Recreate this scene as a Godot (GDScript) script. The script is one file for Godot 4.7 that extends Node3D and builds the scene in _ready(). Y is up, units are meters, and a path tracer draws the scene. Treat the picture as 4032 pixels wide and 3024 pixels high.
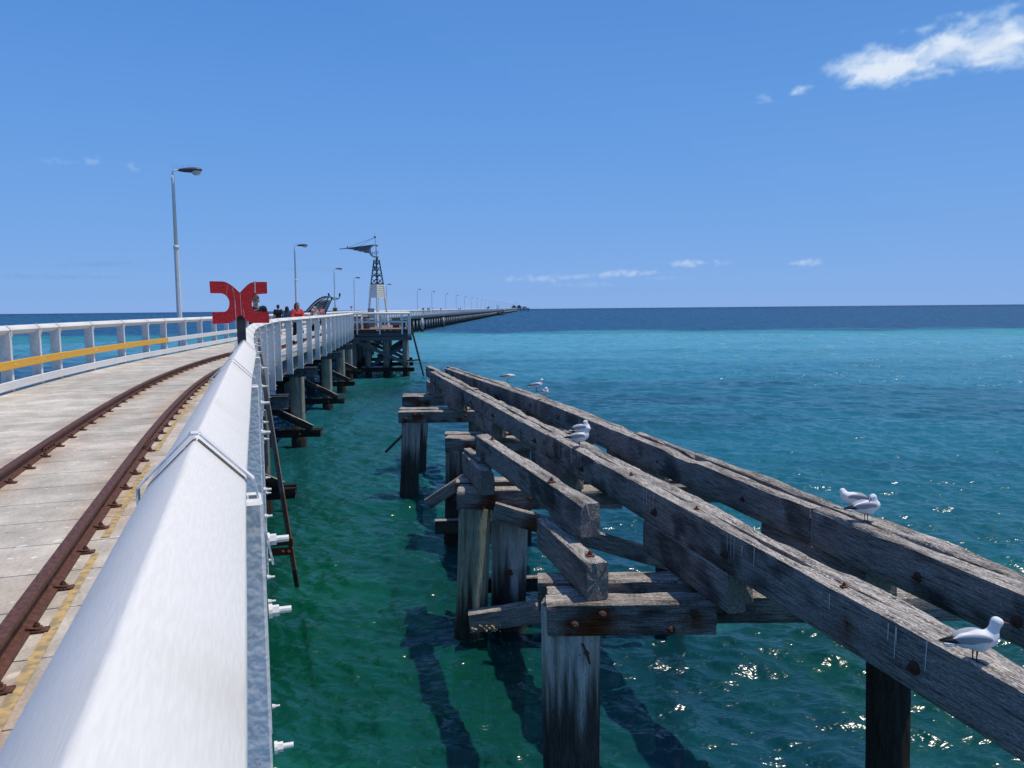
extends Node3D

const EYE := 5.0          # camera above the sea
const DECK := 3.55        # walking surface of the jetty above the sea
const RAIL := 4.77        # ridge of the white handrail
var rng := RandomNumberGenerator.new()
var noise := FastNoiseLite.new()
var noise_b := FastNoiseLite.new()
var mats := {}
var used_names := {}

# ------------------------------------------------------------------ the line of the jetty (plan curve of its right hand railing)
var path_s := PackedFloat64Array()
var path_x := PackedFloat64Array()
var path_z := PackedFloat64Array()
var path_a := PackedFloat64Array()
const PATH_START := -9.0
const PATH_STEP := 0.25

func lut(keys: Array, values: Array, at: float) -> float:
	if at <= keys[0]:
		return values[0]
	for i in range(1, keys.size()):
		if at <= keys[i]:
			return lerpf(values[i - 1], values[i], (at - keys[i - 1]) / (keys[i] - keys[i - 1]))
	return values[-1]

func heading_deg(s: float) -> float:
	return lut([-12, 0, 8, 14, 20, 26, 60, 110, 160, 1500], [19.5, 19.3, 18.7, 16.6, 12.2, 8.0, 7.7, 7.9, -1.6, -1.6], s)

func build_path() -> void:
	var x := -0.22
	var z := -0.36
	var s := 0.0
	while s > PATH_START:
		var a := deg_to_rad(heading_deg(s - PATH_STEP / 2))
		x += sin(a) * PATH_STEP
		z += cos(a) * PATH_STEP
		s -= PATH_STEP
	while s < 1330.0:
		path_s.append(s)
		path_x.append(x)
		path_z.append(z)
		path_a.append(deg_to_rad(heading_deg(s)))
		var a := deg_to_rad(heading_deg(s + PATH_STEP / 2))
		x -= sin(a) * PATH_STEP
		z -= cos(a) * PATH_STEP
		s += PATH_STEP

func heading(s: float) -> float:
	var f := clampf((s - PATH_START) / PATH_STEP, 0, path_s.size() - 1.001)
	var i := int(f)
	return lerpf(path_a[i], path_a[i + 1], f - i)

func on_path(s: float, off: float, h: float) -> Vector3:
	var f := clampf((s - PATH_START) / PATH_STEP, 0, path_s.size() - 1.001)
	var i := int(f)
	var t := f - i
	var a := lerpf(path_a[i], path_a[i + 1], t)
	return Vector3(lerpf(path_x[i], path_x[i + 1], t) + cos(a) * off, h, lerpf(path_z[i], path_z[i + 1], t) - sin(a) * off)

func path_frame(s: float, off: float, h: float) -> Transform3D:   # x to the right of the jetty, -z onwards
	return Transform3D(Basis(Vector3.UP, heading(s)), on_path(s, off, h))

const UNITS := ["", "first", "second", "third", "fourth", "fifth", "sixth", "seventh", "eighth", "ninth", "tenth", "eleventh", "twelfth", "thirteenth", "fourteenth", "fifteenth", "sixteenth", "seventeenth", "eighteenth", "nineteenth"]
const TENS := ["", "", "twent", "thirt", "fort", "fift", "sixt", "sevent", "eight", "ninet"]
func ordinal(n: int) -> String:
	if n >= 200:
		return "two-hundred-" + ordinal(n - 200) if n > 200 else "two-hundredth"
	if n >= 100:
		return "hundred-" + ordinal(n - 100) if n > 100 else "hundredth"
	if n < 20:
		return UNITS[n]
	return TENS[n / 10] + ("ieth" if n % 10 == 0 else "y-" + UNITS[n % 10])

func right_off(s: float) -> float:    # the right railing is not quite concentric with the track
	return lut([0, 1.2, 3.4, 6, 10, 19.5, 24, 28, 36, 54, 61.7, 70], [-0.022, 0.018, 0.072, 0.15, 0.18, 0.19, 0.03, 0.1, 0.26, 0.26, 0.05, 0.1], s)

# ------------------------------------------------------------------ naming and tagging
func numbered(called: String) -> String:
	var n: int = used_names.get(called, 0)
	used_names[called] = n + 1
	return called if n == 0 else "%s_%03d" % [called, n]

func tag(o: Node, label: String, category: String, group := "") -> Node:
	o.set_meta("label", label)
	o.set_meta("category", category)
	if group:
		o.set_meta("group", group)
	return o

func thing(called: String, label: String, category: String, at := Transform3D(), group := "") -> Node3D:
	var o := Node3D.new()
	o.name = numbered(called)
	add_child(o)
	o.transform = at
	tag(o, label, category, group)
	return o

func structure(called: String) -> Node3D:
	var o := Node3D.new()
	o.name = numbered(called)
	add_child(o)
	o.set_meta("kind", "structure")
	return o

func part(parent: Node, called: String, mesh: Mesh, material: Material = null, at := Transform3D()) -> MeshInstance3D:
	var o := MeshInstance3D.new()
	o.name = called
	o.mesh = mesh
	if material:
		o.material_override = material
	o.transform = at
	parent.add_child(o, true)
	return o

func again(proto: Node3D, at: Transform3D, label := "") -> Node3D:
	var o: Node3D = proto.duplicate()
	o.name = numbered(proto.name.rstrip("0123456789").trim_suffix("_"))
	add_child(o)
	o.transform = at
	if label:
		o.set_meta("label", label)
	return o

# ------------------------------------------------------------------ mesh building
class M:
	var st := SurfaceTool.new()
	var tint := Color.WHITE
	var any := false
	func _init(smooth := false) -> void:
		st.begin(Mesh.PRIMITIVE_TRIANGLES)
		st.set_smooth_group(0 if smooth else -1)
	func v(p: Vector3, uv: Vector2, c: Color) -> void:
		st.set_color(c)
		st.set_uv(uv)
		st.add_vertex(p)
		any = true
	func tri(a: Vector3, b: Vector3, c: Vector3, out: Vector3, ua := Vector2(), ub := Vector2(), uc := Vector2()) -> void:
		if (b - a).cross(c - a).dot(out) > 0:   # anticlockwise seen from outside: turn it
			v(a, ua, tint); v(c, uc, tint); v(b, ub, tint)
		else:
			v(a, ua, tint); v(b, ub, tint); v(c, uc, tint)
	func quad(a: Vector3, b: Vector3, c: Vector3, d: Vector3, out: Vector3, ua := Vector2(), ub := Vector2(), uc := Vector2(), ud := Vector2()) -> void:
		tri(a, b, c, out, ua, ub, uc)
		tri(a, c, d, out, ua, uc, ud)
	func quad_c(p: Array, out: Vector3, uvs: Array, cs: Array) -> void:
		var flip: bool = (p[1] - p[0]).cross(p[2] - p[0]).dot(out) > 0
		for k in ([0, 2, 1, 0, 3, 2] if flip else [0, 1, 2, 0, 2, 3]):
			v(p[k], uvs[k], cs[k])
	func box(at: Transform3D, size: Vector3, bevel := 0.0, shift := Vector2()) -> void:
		var h := size / 2
		var b := minf(bevel, minf(h.x, minf(h.y, h.z)) * 0.9)
		var long := 0 if size.x >= size.y and size.x >= size.z else (1 if size.y >= size.z else 2)
		var pt := func(axis: int, s: Vector3) -> Vector3:
			var q := Vector3(h.x - b, h.y - b, h.z - b)
			q[axis] = h[axis]
			return q * s
		for axis in 3:
			var i := (axis + 1) % 3
			var j := (axis + 2) % 3
			for sg in [-1.0, 1.0]:
				var ps := []
				var us := []
				for k in [[-1, -1], [1, -1], [1, 1], [-1, 1]]:
					var s := Vector3.ONE
					s[axis] = sg
					s[i] = k[0]
					s[j] = k[1]
					var q: Vector3 = pt.call(axis, s)
					ps.append(at * q)
					us.append(shift + (Vector2(q[long], q[3 - axis - long]) if axis != long else Vector2(q[i], q[j])))
				var out := Vector3.ZERO
				out[axis] = sg
				quad(ps[0], ps[1], ps[2], ps[3], at.basis * out, us[0], us[1], us[2], us[3])
		if b <= 0:
			return
		for k in 3:
			var i := (k + 1) % 3
			var j := (k + 2) % 3
			for si in [-1.0, 1.0]:
				for sj in [-1.0, 1.0]:
					var lo := Vector3.ONE
					lo[i] = si
					lo[j] = sj
					var hi := lo
					lo[k] = -1
					var out := Vector3.ZERO
					out[i] = si
					out[j] = sj
					var a: Vector3 = pt.call(i, lo)
					quad(at * a, at * pt.call(i, hi), at * pt.call(j, hi), at * pt.call(j, lo), at.basis * out, shift + Vector2(a[k], 0), shift + Vector2(-a[k], 0), shift + Vector2(-a[k], b), shift + Vector2(a[k], b))
		for sx in [-1.0, 1.0]:
			for sy in [-1.0, 1.0]:
				for sz in [-1.0, 1.0]:
					var s := Vector3(sx, sy, sz)
					tri(at * pt.call(0, s), at * pt.call(1, s), at * pt.call(2, s), at.basis * s)
	func bar(a: Vector3, b: Vector3, w: float, h: float, bevel := 0.0, up := Vector3.UP, shift := Vector2()) -> void:   # a rectangular bar from a to b
		var x := (b - a).normalized()
		var z := x.cross(up).normalized()
		var y := z.cross(x).normalized()
		box(Transform3D(Basis(x, y, z), (a + b) / 2), Vector3(a.distance_to(b), h, w), bevel, shift)
	func tube(pts: Array, radii: Array, sides := 10, capped := true, flat := Vector2.ONE) -> void:
		var rings := []
		var up := Vector3.UP
		var along := 0.0
		for i in pts.size():
			var t: Vector3 = ((pts[mini(i + 1, pts.size() - 1)] as Vector3) - pts[maxi(i - 1, 0)]).normalized()
			if absf(t.dot(up)) > 0.95:
				up = Vector3.RIGHT if absf(t.x) < 0.9 else Vector3.BACK
			var n := t.cross(up).normalized()
			var m := n.cross(t).normalized()
			up = m
			if i > 0:
				along += (pts[i] as Vector3).distance_to(pts[i - 1])
			var ring := []
			for k in sides:
				var an := TAU * k / sides
				var d := n * cos(an) * flat.x + m * sin(an) * flat.y
				ring.append([(pts[i] as Vector3) + d * radii[i], d, Vector2(along, an * radii[i])])
			rings.append(ring)
		for i in rings.size() - 1:
			for k in sides:
				var k2 := (k + 1) % sides
				var a: Array = rings[i][k]
				var b: Array = rings[i][k2]
				var c: Array = rings[i + 1][k2]
				var d: Array = rings[i + 1][k]
				quad(a[0], b[0], c[0], d[0], a[1] + c[1], a[2], b[2], c[2], d[2])
		if capped:
			for e in [0, rings.size() - 1]:
				var out: Vector3 = (pts[0] as Vector3) - pts[1] if e == 0 else (pts[-1] as Vector3) - pts[-2]
				for k in range(1, sides - 1):
					tri(rings[e][0][0], rings[e][k][0], rings[e][k + 1][0], out, rings[e][0][2], rings[e][k][2], rings[e][k + 1][2])
	func ball(at: Transform3D, r: Vector3, n := 8) -> void:
		for i in n:
			for j in n * 2:
				var p := []
				for q in [[i, j], [i + 1, j], [i + 1, j + 1], [i, j + 1]]:
					var th: float = PI * q[0] / n
					var ph: float = PI * q[1] / n
					p.append(Vector3(sin(th) * cos(ph), cos(th), sin(th) * sin(ph)))
				quad(at * (p[0] * r), at * (p[1] * r), at * (p[2] * r), at * (p[3] * r), at.basis * (p[0] + p[1] + p[2] + p[3]))
	func prism(outline: PackedVector2Array, depth: float, at := Transform3D()) -> void:   # outline in x and y, thick in z
		var area := 0.0
		for i in outline.size():
			area += outline[i].cross(outline[(i + 1) % outline.size()])
		var t := Geometry2D.triangulate_polygon(outline)
		for s in [-1.0, 1.0]:
			for i in range(0, t.size(), 3):
				var q := []
				for k in 3:
					var o := outline[t[i + k]]
					q.append(at * Vector3(o.x, o.y, s * depth / 2))
				tri(q[0], q[1], q[2], at.basis * Vector3(0, 0, s), outline[t[i]], outline[t[i + 1]], outline[t[i + 2]])
		for i in outline.size():
			var a := outline[i]
			var b := outline[(i + 1) % outline.size()]
			var out := Vector3((b - a).y, -(b - a).x, 0) * signf(area)
			quad(at * Vector3(a.x, a.y, -depth / 2), at * Vector3(b.x, b.y, -depth / 2), at * Vector3(b.x, b.y, depth / 2), at * Vector3(a.x, a.y, depth / 2), at.basis * out, a, b, b + Vector2(0, depth), a + Vector2(0, depth))
	func done(material: Material = null, into: ArrayMesh = null) -> ArrayMesh:
		st.generate_normals()
		if material:
			st.set_material(material)
		return st.commit(into) if into else st.commit()

# ------------------------------------------------------------------ materials
func lin(r: float, g: float, b: float) -> Color:
	return Color(r, g, b).linear_to_srgb()

func make_mat(called: String, c: Color, rough := 0.8, metal := 0.0) -> StandardMaterial3D:
	var m := StandardMaterial3D.new()
	m.resource_name = called
	m.albedo_color = c
	m.roughness = rough
	m.metallic = metal
	mats[called] = m
	return m

func seamless(freq: float, octaves: int, seed_: int, size := 512, kind := FastNoiseLite.TYPE_SIMPLEX_SMOOTH, fractal := FastNoiseLite.FRACTAL_FBM) -> PackedByteArray:
	var n := FastNoiseLite.new()
	n.noise_type = kind
	n.seed = seed_
	n.frequency = freq
	n.fractal_type = fractal
	n.fractal_octaves = octaves
	var im := n.get_seamless_image(size, size)
	im.convert(Image.FORMAT_L8)
	return im.get_data()

func tex(w: int, h: int, data: PackedByteArray, format := Image.FORMAT_RGB8) -> ImageTexture:
	return ImageTexture.create_from_image(Image.create_from_data(w, h, false, format, data))

func b8(x: float) -> int:
	return clampi(int(pow(clampf(x, 0, 1), 1.0 / 2.2) * 255.0), 0, 255)

func wood_textures(seed_: int, top: bool, contrast: float, bright := 0.44) -> Array:   # [colour, height]; u runs 4 m along the grain, v 0.5 m across
	var w := 1024
	var h := 256
	var na := seamless(0.012, 4, seed_)
	var nb := seamless(0.03, 3, seed_ + 7)
	var nc := seamless(0.008, 3, seed_ + 13)
	var nd := seamless(0.05, 2, seed_ + 23)
	var col := PackedByteArray()
	col.resize(w * h * 3)
	var hei := PackedByteArray()
	hei.resize(w * h)
	var r := RandomNumberGenerator.new()
	r.seed = seed_
	for y in h:
		for x in w:
			var fine := nb[((y * 8) & 511) * 512 + ((x >> 1) & 511)] / 255.0
			var grain := na[((y * 4) & 511) * 512 + ((x >> 1) & 511)] / 255.0
			var broad := nc[((y * 2) & 511) * 512 + ((x >> 1) & 511)] / 255.0
			var cr := absf(nc[((y * 6 + 90) & 511) * 512 + ((x >> 1) & 511)] / 255.0 - 0.5)
			var crack := clampf(1.0 - cr / 0.024, 0, 1) * clampf((broad - 0.3) * 6.0, 0, 1)
			var blot := nd[((y * 2) & 511) * 512 + (x & 511)] / 255.0
			var t := bright + (grain - 0.5) * 0.42 * contrast + (fine - 0.5) * 0.42 * contrast + (broad - 0.5) * 0.55 + (blot - 0.5) * 0.25
			t *= 1.0 - 0.85 * crack
			var red := t * 1.0
			var green := t * 0.97
			var blue := t * 0.955
			var z := 0.62 + (grain - 0.5) * 0.35 + (fine - 0.5) * 0.35 - 0.6 * crack
			if top:
				var rot := clampf((grain + fine * 0.6 - 0.95) * 5.0, 0, 1)
				red *= 1.0 - 0.5 * rot
				green *= 1.0 - 0.55 * rot
				blue *= 1.0 - 0.6 * rot
				z -= 0.4 * rot
				var fs := absf(na[((y * 3 + 200) & 511) * 512 + ((x >> 1) & 511)] / 255.0 - 0.47)
				var fissure := clampf(1.0 - fs / 0.035, 0, 1) * clampf((blot - 0.25) * 5.0, 0, 1)
				red *= 1.0 - 0.8 * fissure
				green *= 1.0 - 0.8 * fissure
				blue *= 1.0 - 0.8 * fissure
				z -= 0.5 * fissure
				var lichen := clampf((blot * 0.8 + fine * 0.7 - 0.80) * 8.0, 0, 1)
				red = lerpf(red, 0.8, lichen * 0.75)
				green = lerpf(green, 0.79, lichen * 0.75)
				blue = lerpf(blue, 0.74, lichen * 0.75)
				z += 0.12 * lichen
			else:
				var mould := clampf((blot * 0.8 + broad * 0.6 + (fine - 0.5) * 0.5 - 0.66) * 4.0, 0, 1) * (1.0 if bright < 0.5 else 0.35)
				red *= 1.0 - 0.55 * mould
				green *= 1.0 - 0.55 * mould
				blue *= 1.0 - 0.52 * mould
			var i := y * w + x
			col[i * 3] = b8(red)
			col[i * 3 + 1] = b8(green)
			col[i * 3 + 2] = b8(blue)
			hei[i] = clampi(int(z * 255), 0, 255)
	return [tex(w, h, col), tex(w, h, hei, Image.FORMAT_L8)]

func end_grain_textures() -> Array:
	var n := 256
	var na := seamless(0.03, 3, 91, 256)
	var col := PackedByteArray()
	col.resize(n * n * 3)
	var hei := PackedByteArray()
	hei.resize(n * n)
	for y in n:
		for x in n:
			var p := Vector2(x - 150, y - 20)
			var wob := na[y * n + x] / 255.0
			var ring := 0.5 + 0.5 * sin(p.length() * 0.55 + wob * 7.0)
			var ray := pow(absf(sin(p.angle() * 17.0 + wob * 4.0)), 18.0)
			var t := 0.32 + 0.16 * ring + (wob - 0.5) * 0.35
			t *= 1.0 - 0.7 * ray * clampf(wob * 2.0 - 0.6, 0, 1)
			var i := y * n + x
			col[i * 3] = b8(t)
			col[i * 3 + 1] = b8(t * 0.93)
			col[i * 3 + 2] = b8(t * 0.86)
			hei[i] = clampi(int(t * 400), 0, 255)
	return [tex(n, n, col), tex(n, n, hei, Image.FORMAT_L8)]

func noise_texture(freq: float, octaves: int, seed_: int, size: int, dark: Color, light: Color, bump := false, strength := 4.0) -> Texture2D:
	var data := seamless(freq, octaves, seed_, size)
	if bump:
		var im := Image.create_from_data(size, size, false, Image.FORMAT_L8, data)
		im.convert(Image.FORMAT_RGBA8)
		im.bump_map_to_normal_map(strength)
		return ImageTexture.create_from_image(im)
	var col := PackedByteArray()
	col.resize(size * size * 3)
	for i in size * size:
		var t := smoothstep(0.25, 0.75, data[i] / 255.0)
		col[i * 3] = b8(lerpf(dark.r, light.r, t))
		col[i * 3 + 1] = b8(lerpf(dark.g, light.g, t))
		col[i * 3 + 2] = b8(lerpf(dark.b, light.b, t))
	return tex(size, size, col)

func concrete_texture() -> ImageTexture:    # 3 m square: mottled concrete with bird droppings and rings
	var n := 1024
	var na := seamless(0.012, 4, 5)
	var nb := seamless(0.09, 2, 6)
	var val := PackedFloat32Array()
	val.resize(n * n)
	var white := PackedFloat32Array()
	white.resize(n * n)
	for y in n:
		for x in n:
			var a := na[(y >> 1) * 512 + (x >> 1)] / 255.0
			var b := nb[((y * 3) & 511) * 512 + (x & 511)] / 255.0
			val[y * n + x] = 0.86 + (a - 0.5) * 0.42 + (b - 0.5) * 0.34
	var r := RandomNumberGenerator.new()
	r.seed = 77
	for k in 170:
		var cx := r.randi_range(0, n - 1)
		var cy := r.randi_range(0, n - 1)
		var rad := r.randf_range(2.0, 7.0) if k % 6 else r.randf_range(7.0, 13.0)
		var sx := r.randf_range(0.7, 1.5)
		var dark := k % 9 == 0
		var reach := int(rad * 1.8)
		for dy in range(-reach, reach + 1):
			for dx in range(-reach, reach + 1):
				var px := (cx + dx + n) % n
				var py := (cy + dy + n) % n
				var q := Vector2(dx / sx, dy * sx).length() / rad
				q += (nb[((py * 3) & 511) * 512 + (px & 511)] / 255.0 - 0.5) * 0.9
				if q < 1.0:
					if dark:
						val[py * n + px] *= 0.72 if q > 0.55 else 0.9
					else:
						white[py * n + px] = maxf(white[py * n + px], clampf((1.0 - q) * 3.0, 0, 1))
	var col := PackedByteArray()
	col.resize(n * n * 3)
	for i in n * n:
		var t: float = val[i]
		var wh: float = white[i] * 0.85
		col[i * 3] = b8(lerpf(t * 0.74, 0.95, wh))
		col[i * 3 + 1] = b8(lerpf(t * 0.70, 0.93, wh))
		col[i * 3 + 2] = b8(lerpf(t * 0.615, 0.88, wh))
	return tex(n, n, col)

func build_materials() -> void:
	var m: StandardMaterial3D
	# weathered timber
	var side := wood_textures(11, false, 1.0)
	var top := wood_textures(29, true, 1.25)
	var ends := end_grain_textures()
	var pale := wood_textures(47, false, 0.9, 0.64)
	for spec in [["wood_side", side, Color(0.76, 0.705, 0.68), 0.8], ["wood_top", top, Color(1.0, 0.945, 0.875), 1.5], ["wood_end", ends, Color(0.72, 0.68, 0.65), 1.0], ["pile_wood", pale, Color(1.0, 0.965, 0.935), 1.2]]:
		m = make_mat(spec[0], spec[2].linear_to_srgb(), 0.93)
		m.albedo_texture = spec[1][0]
		m.heightmap_enabled = true
		m.heightmap_texture = spec[1][1]
		m.heightmap_scale = spec[3]
		m.vertex_color_use_as_albedo = true
		m.uv1_scale = Vector3(3.0, 3.0, 1) if spec[0] == "wood_end" else Vector3(0.42, 3.4, 1)
		m.metallic_specular = 0.25
		m.uv1_offset = Vector3(0.1, 0.2, 0)
	# paints
	var paint := noise_texture(0.02, 4, 41, 512, Color(0.88, 0.88, 0.87), Color(1, 1, 1))
	var grit := noise_texture(0.12, 3, 42, 256, Color.BLACK, Color.WHITE, true, 3.0)
	for spec in [["white_paint", Color(0.78, 0.765, 0.74), 0.55], ["yellow_paint", Color(0.86, 0.44, 0.02), 0.5], ["red_paint", Color(0.80, 0.02, 0.02), 0.6], ["cream_paint", Color(0.80, 0.74, 0.58), 0.55], ["pale_grey_paint", Color(0.40, 0.41, 0.42), 0.5], ["lamp_pole_paint", Color(0.76, 0.76, 0.75), 0.4], ["far_pile", Color(0.42, 0.41, 0.37), 0.9]]:
		m = make_mat(spec[0], spec[1].linear_to_srgb(), spec[2])
		m.albedo_texture = paint
		m.uv1_triplanar = true
		m.uv1_scale = Vector3(1.3, 1.3, 1.3)
		m.normal_enabled = true
		m.normal_texture = grit
		m.normal_scale = 0.25
	m = make_mat("handrail_paint", Color(0.76, 0.735, 0.69).linear_to_srgb(), 0.85)
	m.albedo_texture = noise_texture(0.016, 5, 43, 1024, Color(0.955, 0.95, 0.945), Color(1, 1, 1))
	m.vertex_color_use_as_albedo = true
	m.uv1_scale = Vector3(1.1, 9.0, 1)
	m.normal_enabled = true
	m.normal_texture = noise_texture(0.05, 4, 44, 512, Color.BLACK, Color.WHITE, true, 5.0)
	m.normal_scale = 0.14
	# metals
	for spec in [["galvanised_grey", Color(0.16, 0.175, 0.19), 0.55, 0.0, 0.5], ["dark_steel", Color(0.05, 0.055, 0.06), 0.6, 0.0, 0.5], ["rust", Color(0.17, 0.055, 0.022), 0.9, 0.0, 6.0], ["rail_rust", Color(0.135, 0.05, 0.026), 0.62, 0.0, 2.0], ["bolt_rust", Color(0.10, 0.04, 0.02), 0.85, 0.0, 8.0], ["pole_rust", Color(0.32, 0.27, 0.23), 0.8, 0.0, 2.5], ["black_steel", Color(0.015, 0.018, 0.022), 0.45, 0.0, 1.0], ["lamp_head_grey", Color(0.10, 0.105, 0.11), 0.5, 0.0, 1.0], ["marine_growth", Color(0.022, 0.018, 0.013), 0.95, 0.0, 4.0], ["dark_timber", Color(0.07, 0.062, 0.055), 0.95, 0.0, 1.5], ["red_plank", Color(0.30, 0.20, 0.16), 0.9, 0.0, 1.5], ["slate_steel", Color(0.13, 0.145, 0.165), 0.6, 0.0, 1.0]]:
		m = make_mat(spec[0], spec[1].linear_to_srgb(), spec[2], spec[3])
		if not mats.has("rough_mottle_tex"):
			mats["rough_mottle_tex"] = noise_texture(0.02, 5, 51, 512, Color(0.55, 0.5, 0.48), Color(1, 1, 1))
			mats["rough_bump_tex"] = noise_texture(0.06, 4, 52, 512, Color.BLACK, Color.WHITE, true, 6.0)
		m.albedo_texture = mats["rough_mottle_tex"]
		m.normal_enabled = true
		m.normal_texture = mats["rough_bump_tex"]
		m.normal_scale = 0.5
		m.uv1_triplanar = true
		m.uv1_scale = Vector3.ONE * spec[4]
		m.vertex_color_use_as_albedo = true
	# concrete deck
	m = make_mat("concrete", Color(1.0, 0.975, 0.94).linear_to_srgb(), 0.9)
	m.albedo_texture = concrete_texture()
	m.uv1_triplanar = true
	m.uv1_world_triplanar = true
	m.uv1_scale = Vector3.ONE / 3.0
	m.vertex_color_use_as_albedo = true
	m.normal_enabled = true
	m.normal_texture = noise_texture(0.08, 3, 61, 512, Color.BLACK, Color.WHITE, true, 4.0)
	m.normal_scale = 0.4
	m = make_mat("track_paint", Color(0.56, 0.38, 0.15).linear_to_srgb(), 0.85)
	m.albedo_texture = noise_texture(0.03, 4, 62, 512, Color(0.55, 0.62, 0.9), Color(1, 1, 1))
	m.uv1_triplanar = true
	m.uv1_world_triplanar = true
	m.uv1_scale = Vector3.ONE * 0.8
	# plain colours
	for spec in [["lamp_glass", Color(0.55, 0.57, 0.6), 0.2], ["bird_white", Color(0.80, 0.80, 0.80), 0.8], ["bird_grey", Color(0.36, 0.37, 0.40), 0.8], ["bird_black", Color(0.02, 0.02, 0.02), 0.7], ["bird_beak", Color(0.18, 0.07, 0.05), 0.5], ["bird_leg", Color(0.11, 0.045, 0.04), 0.6], ["skin", Color(0.46, 0.27, 0.19), 0.6], ["hair_brown", Color(0.09, 0.035, 0.02), 0.6], ["hair_dark", Color(0.012, 0.01, 0.01), 0.5], ["cloth_black", Color(0.012, 0.013, 0.017), 0.9], ["cloth_denim", Color(0.045, 0.08, 0.14), 0.9], ["cloth_red", Color(0.55, 0.03, 0.035), 0.7], ["cloth_beige", Color(0.50, 0.42, 0.30), 0.9], ["cloth_pink", Color(0.55, 0.22, 0.25), 0.9], ["cloth_white", Color(0.78, 0.78, 0.76), 0.9], ["cloth_navy", Color(0.02, 0.03, 0.06), 0.9], ["cloth_olive", Color(0.07, 0.06, 0.045), 0.9], ["chain_silver", Color(0.6, 0.58, 0.52), 0.3], ["emblem_yellow", Color(0.6, 0.42, 0.05), 0.7], ["sign_yellow", Color(0.58, 0.33, 0.02), 0.5], ["bin_green", Color(0.012, 0.03, 0.028), 0.5], ["hull_white", Color(0.8, 0.8, 0.8), 0.4], ["pier_brown", Color(0.14, 0.09, 0.06), 0.9], ["pier_roof", Color(0.05, 0.045, 0.045), 0.8], ["panel_pale", Color(0.35, 0.45, 0.44), 0.4], ["box_brown", Color(0.20, 0.17, 0.15), 0.7], ["dropping_white", Color(0.75, 0.72, 0.68), 0.9], ["barnacle", Color(0.42, 0.34, 0.20), 0.9]]:
		make_mat(spec[0], spec[1].linear_to_srgb(), spec[2])
	m = make_mat("smoked_panel", Color(0.20, 0.33, 0.33, 0.62), 0.1)
	m.transparency = BaseMaterial3D.TRANSPARENCY_ALPHA
	m = make_mat("feather_panel", Color(0.30, 0.33, 0.33, 0.72), 0.3)
	m.transparency = BaseMaterial3D.TRANSPARENCY_ALPHA
	# the sea
	for spec in [["sea_near", 0.16, 0.55, 0.2, 71, 0.022], ["sea_middle", 0.07, 1.2, 0.22, 72, 0.022], ["sea_far", 0.03, 1.6, 0.45, 73, 0.02]]:
		m = make_mat(spec[0], Color.WHITE, spec[3])
		m.vertex_color_use_as_albedo = true
		m.vertex_color_is_srgb = true
		m.metallic_specular = 0.28 if spec[0] == "sea_far" else (0.38 if spec[0] == "sea_near" else 0.46)
		if spec[0] == "sea_near":
			m.albedo_color.a = 0.7
			m.transparency = BaseMaterial3D.TRANSPARENCY_ALPHA
		m.normal_enabled = true
		m.normal_texture = noise_texture(spec[5], 3, spec[4], 1024, Color.BLACK, Color.WHITE, true, 9.0)
		m.normal_scale = spec[2]
		m.uv1_scale = Vector3(spec[1], spec[1] * 2.1, 1)
	m = make_mat("seabed", Color.WHITE, 1.0)
	m.vertex_color_use_as_albedo = true
	m.vertex_color_is_srgb = true
	m.metallic_specular = 0.1

# ------------------------------------------------------------------ sky
func sun_towards() -> Vector3:
	var az := deg_to_rad(81.5)
	var el := deg_to_rad(69.0)
	return Vector3(sin(az) * cos(el), sin(el), -cos(az) * cos(el))

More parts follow.
